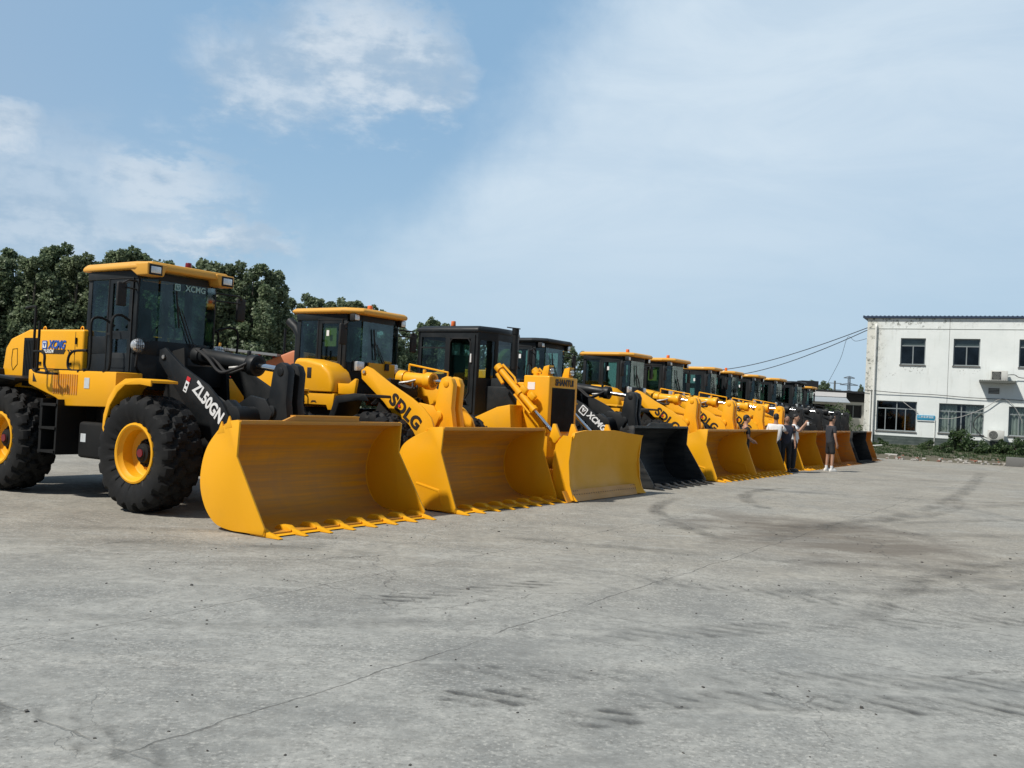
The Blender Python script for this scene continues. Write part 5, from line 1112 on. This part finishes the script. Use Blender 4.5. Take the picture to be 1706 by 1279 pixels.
# ------------------------------------------------------------------ bulldozer
def bulldozer(s_, label):
    p = root('bulldozer', label, 'bulldozer', row(0, s_), YAW)
    # tracks
    for sd in (-1, 1):
        def trk(mb, sd=sd):
            pts = []
            r, x0, x1 = .40, -1.25, 1.15
            for i in range(13): a = R(-90)+math.pi*i/12; pts.append((x1+r*math.cos(a), .42+r*math.sin(a)))
            for i in range(13): a = R(90)+math.pi*i/12; pts.append((x0+r*math.cos(a), .42+r*math.sin(a)))
            path = [Vector((a, 0, b)) for a, b in pts]+[Vector((pts[0][0], 0, pts[0][1]))]
            # shoes along the loop
            L = [0]
            for i in range(len(path)-1): L.append(L[-1]+(path[i+1]-path[i]).length)
            n = 38
            for k in range(n):
                u = L[-1]*k/n; i = max(j for j in range(len(L)-1) if L[j] <= u)
                f = (u-L[i])/(L[i+1]-L[i]); q = path[i].lerp(path[i+1], f); d = (path[i+1]-path[i]).normalized()
                ang = math.atan2(-d.z, d.x)
                mb.box(q+Vector((0, sd*.95, 0)), (.175, .50, .035), Matrix.Rotation(ang, 3, 'Y'))
                nrm = Vector((d.z, 0, -d.x)); mb.box(q+nrm*.03+Vector((0, sd*.95, 0)), (.02, .50, .06), Matrix.Rotation(ang, 3, 'Y'))
        tr = part('track', sd, BLKD, trk, p)
        def frm(mb, sd=sd):
            mb.bb(-1.1, 1.0, sd*.82, sd*1.08, .25, .55)
            mb.cyl((1.15, sd*.85, .42), (1.15, sd*1.05, .42), .34, n=24); mb.cyl((-1.25, sd*.85, .42), (-1.25, sd*1.05, .42), .36, n=24)
            for i in range(6): mb.cyl((-.9+i*.36, sd*.8, .18), (-.9+i*.36, sd*1.1, .18), .12, n=14)
        part('track_frame', sd, YEL, frm, tr, bevel=.01)
        part('track_guard', sd, YEL, lambda mb, sd=sd: mb.prism([(-1.5, 1.02), (-1.4, 1.18), (.05, 1.34), (.35, 1.36), (.9, 1.60), (1.2, 1.66), (1.26, 1.1), (.6, .95), (-1.3, .95)], sd*.52, sd*.97), p, bevel=.02)
    part('hull', 'h', YEL, lambda mb: mb.prism([(-1.9, .5), (-1.9, 1.2), (1.78, 1.3), (1.78, .7), (1.3, .45)], -.5, .5), p, bevel=.02)
    # engine cover (black) and radiator guard (yellow)
    part('engine_cover', 'e', CABB, lambda mb: (mb.bb(.42, 1.1, -.5, .5, 1.3, 2.16), mb.bb(.1, 1.0, -.51, .51, 1.45, 2.0)), p, bevel=.02)
    rg = part('radiator_guard', 'r', YEL, lambda mb: (mb.bb(1.22, 1.80, -.55, .55, 1.15, 2.24), mb.bb(1.06, 1.22, -.53, .53, 1.2, 2.10)), p, bevel=.025, seg=3)
    part('radiator_grille', 'r', BLKD, lambda mb: (mb.bb(1.795, 1.812, -.44, .44, 1.18, 2.02), [mb.bb(1.81, 1.816, -.43+i*.03, -.422+i*.03, 1.2, 2.0) for i in range(29)]), rg)
    lettering('SHANTUI', .17, LBLK, rg, (1.806, .02, 2.12), face='front', bold=.04, sx_=1.0)
    part('data_plate', 'dz', WHT, lambda mb: mb.bb(1.32, 1.48, -.557, -.549, 1.97, 2.11), rg)
    part('filler_cap', 'dz', YEL, lambda mb: (mb.cyl((1.35, -.3, 2.23), (1.35, -.3, 2.30), .06, n=12), mb.box((1.35, -.3, 2.31), (.2, .03, .03))), rg)
    for sd in (-1, 1):
        lb = part('lamp_shroud', sd, YEL, lambda mb, sd=sd: (mb.prism([(1.56, 2.22), (1.62, 2.42), (1.74, 2.45), (1.72, 2.22)], sd*.40-.09, sd*.40+.09)), p, bevel=.008)
        part('headlight', ('dz', sd), LAMP, lambda mb, sd=sd: mb.cyl((1.71, sd*.40, 2.34), (1.76, sd*.40, 2.34), .065, n=16), lb)
        part('lamp_guard', ('dz', sd), TRIM, lambda mb, sd=sd: [mb.tube([(1.72, sd*.4-.08, z), (1.81, sd*.4-.05, z), (1.81, sd*.4+.05, z), (1.72, sd*.4+.08, z)], .007, 6) for z in (2.28, 2.34, 2.40)], lb)
    part('exhaust_pipe', 'dz', BLK, lambda mb: (mb.cyl((.82, -.30, 2.1), (.82, -.30, 3.08), .058, n=16), mb.cyl((.82, -.30, 2.35), (.82, -.30, 2.7), .072, n=16), mb.cyl((.82, -.30, 3.05), (.82, -.30, 3.17), .07, n=16), mb.box((.77, -.30, 3.17), (.24, .13, .02), Matrix.Rotation(.1, 3, 'Y'))), p)
    # cab
    foot = [(-1.25, -.75), (.24, -.75), (.40, -.28), (.40, .28), (.24, .75), (-1.25, .75)]
    z0, z1 = 1.42, 3.06
    def wall(mb, a, b, holes):
        a, b = Vector((*a, 0)), Vector((*b, 0)); d = (b-a); L = d.length; d.normalize(); n = Vector((d.y, -d.x, 0))
        mb.grid_wall(0, L, z0, z1, [(L*h[0], L*h[1], h[2], h[3]) for h in holes], .05, lambda u, dd, z: a+d*u-n*dd+Vector((0, 0, z)))
    def cabf(mb):
        wall(mb, foot[0], foot[1], [(.06, .49, 2.20, 2.72), (.06, .49, 2.75, 2.95), (.56, .92, 1.68, 2.92)])
        wall(mb, foot[1], foot[2], [(.12, .88, 2.15, 2.90)])
        wall(mb, foot[2], foot[3], [(.05, .95, 2.25, 2.92)])
        wall(mb, foot[3], foot[4], [(.12, .88, 2.15, 2.90)])
        wall(mb, foot[4], foot[5], [(.08, .42, 1.75, 2.90), (.52, .94, 2.20, 2.90)])
        wall(mb, foot[5], foot[0], [(.06, .94, 2.2, 2.92)])
    cb = part('cab', 'dz', CABB, cabf, p, bevel=0)
    part('roof', 'dz', CABB, lambda mb: mb.loft([[Vector((x*1.03, y*1.03, 3.05)) for x, y in foot], [Vector((x*1.03, y*1.03, 3.12)) for x, y in foot], [Vector((x*.93, y*.93, 3.18)) for x, y in foot]]), p, bevel=.02)
    ins = [(x*.965, y*.965) for x, y in foot]
    def gl(mb):
        for i in range(6):
            a, b = ins[i], ins[(i+1) % 6]
            mb.add([Vector((a[0], a[1], 1.9)), Vector((b[0], b[1], 1.9)), Vector((b[0], b[1], 2.95)), Vector((a[0], a[1], 2.95))], [(0, 1, 2, 3)])
    part('window', 'dz', GLS, gl, cb)
    part('seat', 'dz', SEAT, lambda mb: (mb.bb(-.75, -.3, -.25, .25, 1.7, 2.0), mb.box((-.78, 0, 2.3), (.12, .46, .66))), cb, bevel=.04)
    dr = part('door', 'dz', CABB, lambda mb: mb.grid_wall(-.54, .18, 1.46, 3.0, [(-.42, .08, 1.66, 2.92)], .03, lambda u, d, z: Vector((u, -.76-.012+d, z))), p)
    part('door_seal', 'dz', TRIM, lambda mb: mb.tube([(-.42, -.775, 2.0), (-.42, -.775, 2.84), (-.36, -.775, 2.92), (.02, -.775, 2.92), (.08, -.775, 2.84), (.08, -.775, 1.86), (-.04, -.775, 1.67), (-.22, -.775, 1.67), (-.42, -.775, 2.0)], .014, 6), dr)
    part('door_corner', 'dz', CABB, lambda mb: (mb.prism([(-.425, 1.655), (-.425, 2.0), (-.22, 1.655)], -.774, -.745), mb.prism([(.085, 1.655), (.085, 1.86), (-.04, 1.655)], -.774, -.745)), dr)
    part('pane', 'dzd', GLS, lambda mb: mb.bb(-.43, .09, -.755, -.75, 1.65, 2.93), dr)
    part('handle', 'dz', WHT, lambda mb: mb.bb(.10, .125, -.80, -.77, 2.45, 2.62), dr)
    beacon(p, (-.75, -.25, 3.21))
    part('yellow_label', 'dz', PLATE, lambda mb: mb.bb(.12, .20, -.525, -.52, 1.45, 1.51), p)
    # blade
    H = 1.42
    bp = [(2.80, .03), (2.68, .16), (2.60, .36), (2.57, .60), (2.58, .85), (2.62, 1.06), (2.68, 1.20)]
    def topz(y): return 1.17 + .085*max(0, min(1, (1.42-abs(y))/.75))
    def blade(mb):
        secs = []
        for y in [-H, -1.32, -1.2, -1.1, -.82, -.6, -.3, 0, .3, .6, .82, 1.1, 1.2, 1.32, H]:
            fwd = max(0, abs(y)-1.06)*.55
            tz = topz(y)
            f = [(a+fwd, b*tz/1.20 if b > .3 else b) for a, b in bp]
            bk = [(a-.05, b) for a, b in f]
            secs.append([Vector((a, y, b)) for a, b in f+bk[::-1]])
        mb.loft(secs)
        for sd in (-1, 1): mb.prism([(2.60, .04), (2.50, .35), (2.47, .65), (2.52, 1.0), (2.66, 1.165), (2.84, 1.155), (2.80, .7), (2.84, .3), (2.93, .04)], sd*H, sd*(H+.03))
        for y in (-1.1, -.25, .25, 1.1): mb.prism([(2.30, .2), (2.30, 1.0), (2.5, 1.15), (2.5, .1)], y-.02, y+.02)
        mb.bb(2.40, 2.5, -1.4, 1.4, .9, 1.05)
    bl = part('blade', 'dz', YEL, blade, p, ang=40)
    def edge(mb):
        mb.mat(0); h = H+.17
        for (a, b) in ((-h, -.5), (-.497, .5), (.503, h)): mb.prism([(2.765, .20), (2.785, .205), (2.90, .012), (2.87, .005)], a, b)
    part('cutting_edge', 'dz', YEB, edge, bl)
    nb = Vector((.86, 0, .5)).normalized()
    def bolt(mb): mb.cyl((0, 0, 0), nb*.006, .0075, n=6)
    for i in range(30): part('edge_bolt', 'dz', LBLK, bolt, bl, loc=(2.834, -H+.08+(2*H-.16)*i/29, .124))
    for y in [-H+.05+i*.07 for i in range(5)]+[H-.05-i*.07 for i in range(5)]: part('edge_bolt', 'dz', LBLK, bolt, bl, loc=(2.797, y, .186))
    for y in (-1.42, -.75, .62):
        part('lift_lug', y, YEL, lambda mb: mb.prism([(2.36, 1.05), (2.44, 1.36), (2.49, 1.36), (2.60, 1.14), (2.5, 1.02)], y-.03, y+.03), bl, bevel=.004)
    for sd in (-1, 1):
        part('push_arm', sd, YEL, lambda mb, sd=sd: mb.prism([(-.6, .30), (-.6, .52), (2.45, .55), (2.5, .45), (2.5, .15), (2.2, .20)], sd*1.26, sd*1.40), p, bevel=.02)
        yy = sd*.68
        A = Vector((.72, yy, 2.36)); B = Vector((2.42, yy*1.15, .85)); d = (B-A).normalized()
        lc = part('lift_cylinder', ('dz', sd), YEL, lambda mb: (mb.cyl(A, A+d*1.18, .062, n=18), mb.cyl(A+d*.66, A+d*.74, .085, n=18), mb.cyl(A+d*1.12, A+d*1.2, .08, n=18), mb.cyl(A-d*.05, A+d*.06, .085, n=14),
            mb.tube([A+d*.06+Vector((-.02, -.09, -.08)), A+d*.30+Vector((-.05, -.09, -.10))], .035, 10), mb.tube([A+d*.05+Vector((.05, 0, .1)), A+d*.42+Vector((.07, 0, .10)), A+d*.55+Vector((.03, 0, .07))], .022, 8), mb.tube([A+d*.62+Vector((-.02, -.07, -.09)), A+d*1.15+Vector((-.03, -.07, -.09))], .02, 8)), p)
        part('piston_rod', ('dz', sd), CHR, lambda mb: mb.cyl(A+d*1.15, B, .036, n=16), lc)
        part('cylinder_yoke', ('dz', sd), YEL, lambda mb: (mb.box(A+d*.70+Vector((.10, -sd*(-.0), .06)), (.16, .10, .12), Matrix.Rotation(.7, 3, 'Y')), mb.box(A+d*.70+Vector((.27, -sd*.04, -.06)), (.14, .10, .12), Matrix.Rotation(.7, 3, 'Y')), mb.cyl(A+d*.70+Vector((0, 0, 0)), (1.25, sd*.5, 1.95), .045, n=12)), p, bevel=.02)
    return p

M1 = loader_a(0, 'nearest wheel loader, black arms lettered ZL50GN, yellow bucket, cab roof with deep visor')
M2 = loader_b(3.73, 'second wheel loader in the row, yellow arms, parked between the nearest one and the bulldozer', film=True)
M3 = bulldozer(6.80, 'yellow and black bulldozer with a wide toothless blade and a black grille between wheel loaders')
M4 = loader_a(10.84, 'wheel loader with black roof, black arms and black bucket, just right of the bulldozer', blackroof=True, detail=False, bucketmat=BKB, text='XCMG', xoff=.12, zt=3.24, beac=False)
M5 = loader_b(14.58, 'wheel loader with yellow roof and yellow toothed bucket, just right of the black bucket', film=False, zt=3.17, panel=False)
M6 = loader_b(17.4, W=2.7, label= 'wheel loader with yellow arms, second one right of the nearest black bucket', film=True, zt=3.2, panel=False)
sc7 = (.94, .80, .97)
M7 = loader_b(20.9, beac=False, label='smaller wheel loader with yellow arms, behind the people in white shirts', scale=(.95, .62, .97), dx=-.2, film=False, zt=3.25, panel=False)
M8 = loader_b(22.4, 'smaller wheel loader with yellow arms and toothed bucket behind the standing man in shorts', scale=sc7, film=False, zt=3.2, panel=False)
M9 = loader_b(24.82, beac=False, label='smaller wheel loader with black arms and orange bucket right of the standing man in shorts', bucketmat=ORA, armmat=BLK, scale=(.92, .76, .97), film=False, zt=3.2, panel=False, text=None, ym=BLK)
M10 = loader_b(27.42, beac=False, label='smaller wheel loader with black arms and orange bucket beside the last black bucket', bucketmat=ORA, armmat=BLK, scale=(.92, .78, .97), film=False, zt=3.2, panel=False, text=None, ym=BLK)
M11 = loader_b(30.2, beac=False, label='wheel loader with black roof and black bucket near the far end of the row', bucketmat=BKB, armmat=BLK, blackroof=True, scale=(.92, .79, .97), film=False, zt=3.2, panel=False, text=None, ym=BLK)
M12 = loader_b(32.6, 'last wheel loader of the row, orange roof, only a sliver of orange bucket showing', bucketmat=ORA, armmat=BLK, scale=(.88, .70, .95), dx=-.18, film=False, zt=3.15, panel=False, text=None, ym=BLK)
# ------------------------------------------------------------------ things seen behind the row
def tractor():
    r_ = root('tractor', 'red machine with sloping orange bonnet and grey canopy seen over the nearest bellcrank', 'tractor', (-7.0, 25.4, 0), R(-8))
    part('bonnet', 't', M('faded_orange', (.55, .17, .06), .5), lambda mb: mb.prism([(.0, 1.2), (.0, 2.22), (1.3, 2.78), (1.75, 2.72), (1.9, 1.3)], -.45, .45), r_, bevel=.05)
    part('canopy', 't', M('grey_canopy', (.24, .25, .26), .5), lambda mb: mb.box((-.1, 0, 2.70), (2.1, 1.3, .06), Matrix.Rotation(.07, 3, 'Y')), r_)
    for x in (-.8, .4):
        for y in (-.5, .5): part('canopy_post', (x, y), RED, lambda mb: mb.cyl((x, y, .9), (x, y, 2.68), .03, n=8), r_)
    part('chassis', 't', RED, lambda mb: (mb.bb(-1.4, 1.8, -.35, .35, .8, 1.2), mb.bb(-.9, .2, -.4, .4, 1.2, 1.7)), r_, bevel=.03)
    part('lamp', 't', LAMP, lambda mb: mb.bb(-.25, .25, -.53, -.45, 2.38, 2.56), r_)
    for x in (-.9, 1.3):
        for y in (-.75, .75): part('wheel', (x, y), RUB, lambda mb: mb.lathe([(.2, -.15), (.5, -.17), (.6, -.12), (.62, 0), (.6, .12), (.5, .17), (.2, .15)], 30), r_, loc=(x, y, .62))
    part('exhaust', 't', BLK, lambda mb: mb.cyl((1.0, -.3, 2.5), (1.0, -.3, 3.35), .035, n=8), r_)
    beacon(r_, (-.95, 0, 2.80), ROOFY)
tractor()
def excavator():
    OLV = M('olive_yellow_paint', (.46, .42, .08), .45)
    r_ = root('excavator', 'olive yellow excavator, only its curved boom showing between bulldozer and black roofed loader', 'excavator', tuple(Vector((at_depth(838, 640, 31).x, 31, 0))), R(60))
    part('boom', 'x', OLV, lambda mb: mb.tube(smooth_pts([(-1.2, 0, 1.4), (-.7, 0, 2.5), (-.1, 0, 3.2), (.35, 0, 3.3), (.65, 0, 2.9), (.75, 0, 2.2)], 5), .15, 8), r_)
    part('house', 'x', OLV, lambda mb: mb.bb(-3.2, -.9, -1.0, 1.0, .95, 2.0), r_, bevel=.08)
    part('cab', 'x', CABB, lambda mb: mb.bb(-1.9, -.9, .1, .95, 2.0, 2.75), r_, bevel=.06)
    part('arm', 'x', OLV, lambda mb: mb.prism([(.6, 2.3), (.9, 2.3), (.85, .6), (.7, .6)], -.1, .1), r_, bevel=.02)
    for s in (-1, 1): part('track', s, BLKD, lambda mb: mb.prism([(-3.2, .35), (-3.0, .05), (-.6, .05), (-.4, .35), (-.6, .7), (-3.0, .7)], s*.6, s*1.0), r_, bevel=.06)
excavator()

# ------------------------------------------------------------------ people
SKIN = M('skin', (.42, .24, .16), .6); SKIND = M('skin_tanned', (.30, .165, .11), .6); HAIR = M('hair', (.012, .011, .011), .6); SHOEW = M('white_shoe', (.70, .70, .68), .6); SHOEB = M('dark_shoe', (.03, .03, .03), .5)
C_BLK = M('black_cotton', (.016, .016, .018), .85); C_NVY = M('navy_cotton', (.022, .026, .045), .85); C_WHT = M('white_cotton', (.72, .73, .74), .85); C_GRY = M('charcoal_cotton', (.030, .033, .042), .85); C_DBL = M('dark_trousers', (.014, .016, .022), .85)
def skin_mesh(name, nodes, edges, mat, rootv=0, sub=2):
    me = bpy.data.meshes.new(name); me.from_pydata([n[0] for n in nodes], edges, []); ob = bpy.data.objects.new('tmp', me); COL.objects.link(ob)
    md = ob.modifiers.new('s', 'SKIN'); md.use_smooth_shade = True; sb = ob.modifiers.new('u', 'SUBSURF'); sb.levels = sub; sb.render_levels = sub
    if not me.skin_vertices: me.attributes  # layer is made by the modifier
    sv = me.skin_vertices[0].data
    for i, n in enumerate(nodes): sv[i].radius = (n[1], n[2] if len(n) > 2 else n[1]); sv[i].use_root = (i == rootv)
    bpy.context.view_layer.update()
    out = bpy.data.meshes.new_from_object(ob.evaluated_get(bpy.context.evaluated_depsgraph_get())); out.name = name
    bpy.data.objects.remove(ob); out.materials.clear(); out.materials.append(mat)
    out.polygons.foreach_set('use_smooth', [True]*len(out.polygons)); return out
def person(loc, heading, label, top, bottom, shoes, skin=SKIN, H=1.72, arms=None, shorts=False, head_turn=0.0, stance=.11, camera=False, group=None):
    r_ = root('person', label, 'person', loc, heading, group, (H/1.75,)*3)
    # joints, x forward, y left
    J = dict(pel=(0, 0, .95), sp=(.0, 0, 1.12), ch=(.0, 0, 1.32), nk=(.0, 0, 1.47), nk2=(.01, 0, 1.54), hd=(.02, 0, 1.61), hd2=(.015, 0, 1.68))
    A = {1: [(0, .19, 1.40), (-.01, .25, 1.14), (.05, .26, .90)], -1: [(0, -.19, 1.40), (-.01, -.25, 1.14), (.05, -.26, .90)]}
    if arms:
        for s in arms: A[s] = arms[s]
    Lg = {s: [(0, s*.09, .90), (.015, s*stance, .50), (-.01, s*(stance+.01), .09)] for s in (-1, 1)}
    N = []; E = []
    def add(p, r, r2=None): N.append((p, r, r2 or r)); return len(N)-1
    a = add(J['pel'], .09, .10); b = add(J['sp'], .085, .095); c = add(J['ch'], .095, .11); d = add(J['nk'], .062); e = add(J['nk2'], .058); f = add(J['hd'], .082, .076); g_ = add(J['hd2'], .078, .074)
    E += [(a, b), (b, c), (c, d), (d, e), (e, f), (f, g_)]
    for s in (-1, 1):
        sh, el_, wr_ = [Vector(q) for q in A[s]]
        i0 = add(tuple(sh), .058); i1 = add(tuple(sh.lerp(el_, .5)), .048); i2 = add(tuple(el_), .040); i3 = add(tuple(el_.lerp(wr_, .4)), .038); i4 = add(tuple(wr_), .026)
        E += [(c, i0), (i0, i1), (i1, i2), (i2, i3), (i3, i4)]
        dr = (wr_-el_).normalized(); side = dr.orthogonal().normalized() if abs(dr.x) > .5 else Vector((1, 0, 0)); side = (side-dr*side.dot(dr)).normalized(); pal = wr_+dr*.075
        i5 = add(tuple(pal), .034, .02); E.append((i4, i5))
        for k in range(4):
            base = pal+side*(.026-.017*k)+dr*.015; L = (.062, .070, .066, .052)[k]; n_ = dr.cross(side)
            j0 = add(tuple(base+dr*.02), .0095); j1 = add(tuple(base+dr*(.02+L*.5)+n_*.006*s), .0088); j2 = add(tuple(base+dr*(.02+L*.9)+n_*.02*s), .007); E += [(i5, j0), (j0, j1), (j1, j2)]
        t0 = add(tuple(wr_+dr*.035+side*.035), .011); t1 = add(tuple(wr_+dr*.07+side*.055), .0095); t2 = add(tuple(wr_+dr*.10+side*.058), .008); E += [(i4, t0), (t0, t1), (t1, t2)]
        hp, kn, an = Lg[s]; i0 = add(hp, .085); i1 = add(tuple(Vector(hp).lerp(Vector(kn), .5)), .075); i2 = add(kn, .055); i3 = add(tuple(Vector(kn).lerp(Vector(an), .35)), .055); i4 = add(an, .036); i5 = add((an[0]+.10, an[1]*1.1, .04), .034)
        E += [(a, i0), (i0, i1), (i1, i2), (i2, i3), (i3, i4), (i4, i5)]
    link('body', skin_mesh('body', N, E, skin, 0), r_)
    # face, ears, hair turned with the head
    hp = Vector((.02, 0, 1.65)); Rh = Matrix.Rotation(head_turn, 3, 'Z')
    def hpnt(x, y, z): return hp+Rh @ Vector((x, y, z))
    def blobm(name, mat, c, rx_, ry_, rz_, cut=None, n=14):
        mb = MB(); rings = []
        for i in range(n+1):
            ph = math.pi*i/n; rings.append([hp+Rh @ Vector((c[0]+rx_*math.sin(ph)*math.cos(q), c[1]+ry_*math.sin(ph)*math.sin(q), c[2]+rz_*math.cos(ph))) for q in [2*math.pi*j/16 for j in range(16)]])
        if cut: rings = [[Vector((v.x, v.y, max(v.z, hp.z+cut))) for v in rg] for rg in rings]
        mb.loft(rings[::-1]); return link(name, mb.mesh(name, mat), r_)
    blobm('face', skin, (.035, 0, -.01), .075, .072, .112); blobm('nose', skin, (.112, 0, -.015), .018, .014, .024)
    for s in (-1, 1): blobm('ear', skin, (.0, s*.078, -.01), .018, .010, .032); blobm('eye', HAIR, (.102, s*.03, .015), .006, .014, .006)
    blobm('mouth', MAR, (.104, 0, -.062), .006, .024, .005); blobm('hair', HAIR, (-.006, 0, .045), .096, .083, .086, cut=.04); blobm('back_hair', HAIR, (-.035, 0, .01), .07, .080, .085)
    # clothes
    N = []; E = []
    a = add((0, 0, .82), .135, .16); a2 = add((0, 0, .98), .135, .16); b = add((0, 0, 1.16), .135, .16); c = add((0, 0, 1.34), .135, .172); d = add((0, 0, 1.45), .085, .10); E += [(a, a2), (a2, b), (b, c), (c, d)]
    for s in (-1, 1):
        sh, el_, wr_ = [Vector(q) for q in A[s]]; i0 = add(tuple(sh), .075); i1 = add(tuple(sh.lerp(el_, .45)), .066); i2 = add(tuple(sh.lerp(el_, .75)), .064); E += [(c, i0), (i0, i1), (i1, i2)]
    link('shirt', skin_mesh('shirt', N, E, top, 2), r_)
    N = []; E = []; a = add((0, 0, 1.06), .13, .15); a1 = add((0, 0, .90), .135, .16); E.append((a, a1))
    for s in (-1, 1):
        hp_, kn, an = [Vector(q) for q in Lg[s]]; i0 = add(tuple(hp_-Vector((0, 0, .06))), .098); i1 = add(tuple(hp_.lerp(kn, .55)), .092); E += [(a1, i0), (i0, i1)]
        if shorts: i2 = add(tuple(kn+Vector((0, 0, .02))), .092); E.append((i1, i2))
        else: i2 = add(tuple(kn), .075); i3 = add(tuple(kn.lerp(an, .5)), .068); i4 = add(tuple(an+Vector((0, 0, .0))), .062); E += [(i1, i2), (i2, i3), (i3, i4)]
    link('shorts' if shorts else 'trousers', skin_mesh('trousers', N, E, bottom, 0), r_)
    for s in (-1, 1):
        an = Lg[s][2]; mb = MB()
        mb.loft([[Vector((an[0]+x*k_, an[1]*1.06+y*k_, z)) for x, y in ((-.09, 0), (-.075, .035), (.02, .04), (.13, .045), (.175, .02), (.175, -.02), (.13, -.045), (.02, -.04), (-.075, -.035))] for k_, z in ((1, .0), (1.03, .03), (.95, .06), (.55, .105))])
        link('shoe', mb.mesh('shoe', shoes, .006), r_)
    if shorts:
        for s in (-1, 1):
            mb = MB(); an = Lg[s][2]; mb.cyl((an[0], an[1], .07), (an[0], an[1], .19), .043, .046, n=12); link('sock', mb.mesh('sock', C_WHT), r_)
    return r_
def face(dx, dy): return math.atan2(dy, dx)
TR_ = face(1, .05)
person(row(2.25, 16.2), face(1, .1), 'man in a black shirt in profile between two yellow buckets, left of the other people', C_BLK, C_DBL, SHOEB, H=1.66, arms={-1: [(0, -.19, 1.38), (.0, -.24, 1.13), (.20, -.16, 1.03)], 1: [(0, .19, 1.38), (.0, .24, 1.13), (.20, .14, 1.02)]})
person(row(2.2, 19.08), face(.35, .9), 'man in a white shirt behind a bucket lip, leftmost of the group of three', C_WHT, C_DBL, SHOEB, skin=SKIND, H=1.74, arms={-1: [(0, -.19, 1.38), (.10, -.30, 1.20), (.30, -.34, 1.20)]})
person(row(2.42, 19.45), face(-.1, -1), 'man in dark navy clothes facing the camera with one arm stretched to the left', C_NVY, C_DBL, SHOEB, skin=SKIND, H=1.72, stance=.09, arms={-1: [(0, -.19, 1.39), (.12, -.44, 1.30), (.16, -.66, 1.27)]})
pc = person(row(2.5, 19.98), face(.8, -.35), 'man in a white shirt holding up a camera, right of the man in navy', C_WHT, C_DBL, SHOEB, H=1.76, arms={-1: [(0, -.19, 1.40), (.16, -.24, 1.24), (.30, -.10, 1.46)], 1: [(0, .19, 1.40), (.16, .22, 1.24), (.30, .08, 1.44)]})
person(row(3.12, 21.88), face(.9, .25), 'man in charcoal shirt, black shorts and white shoes standing alone, hand at his head', C_GRY, C_BLK, SHOEW, H=1.76, shorts=True, stance=.13, arms={1: [(0, .19, 1.40), (.20, .22, 1.34), (.16, .10, 1.60)]})
cm = Matrix.Rotation(pc.rotation_euler.z, 4, 'Z')
cr_ = root('camera', 'small silver camera held up by the man in the white shirt', 'camera', pc.location+(cm @ Vector((.40, -.01, 1.50))), pc.rotation_euler.z)
part('camera_body', 'c', WHT, lambda mb: mb.bb(-.03, .03, -.075, .075, -.05, .05), cr_, bevel=.01); part('lens', 'c', TRIM, lambda mb: mb.cyl((.03, 0, 0), (.11, 0, 0), .035, n=16), cr_)
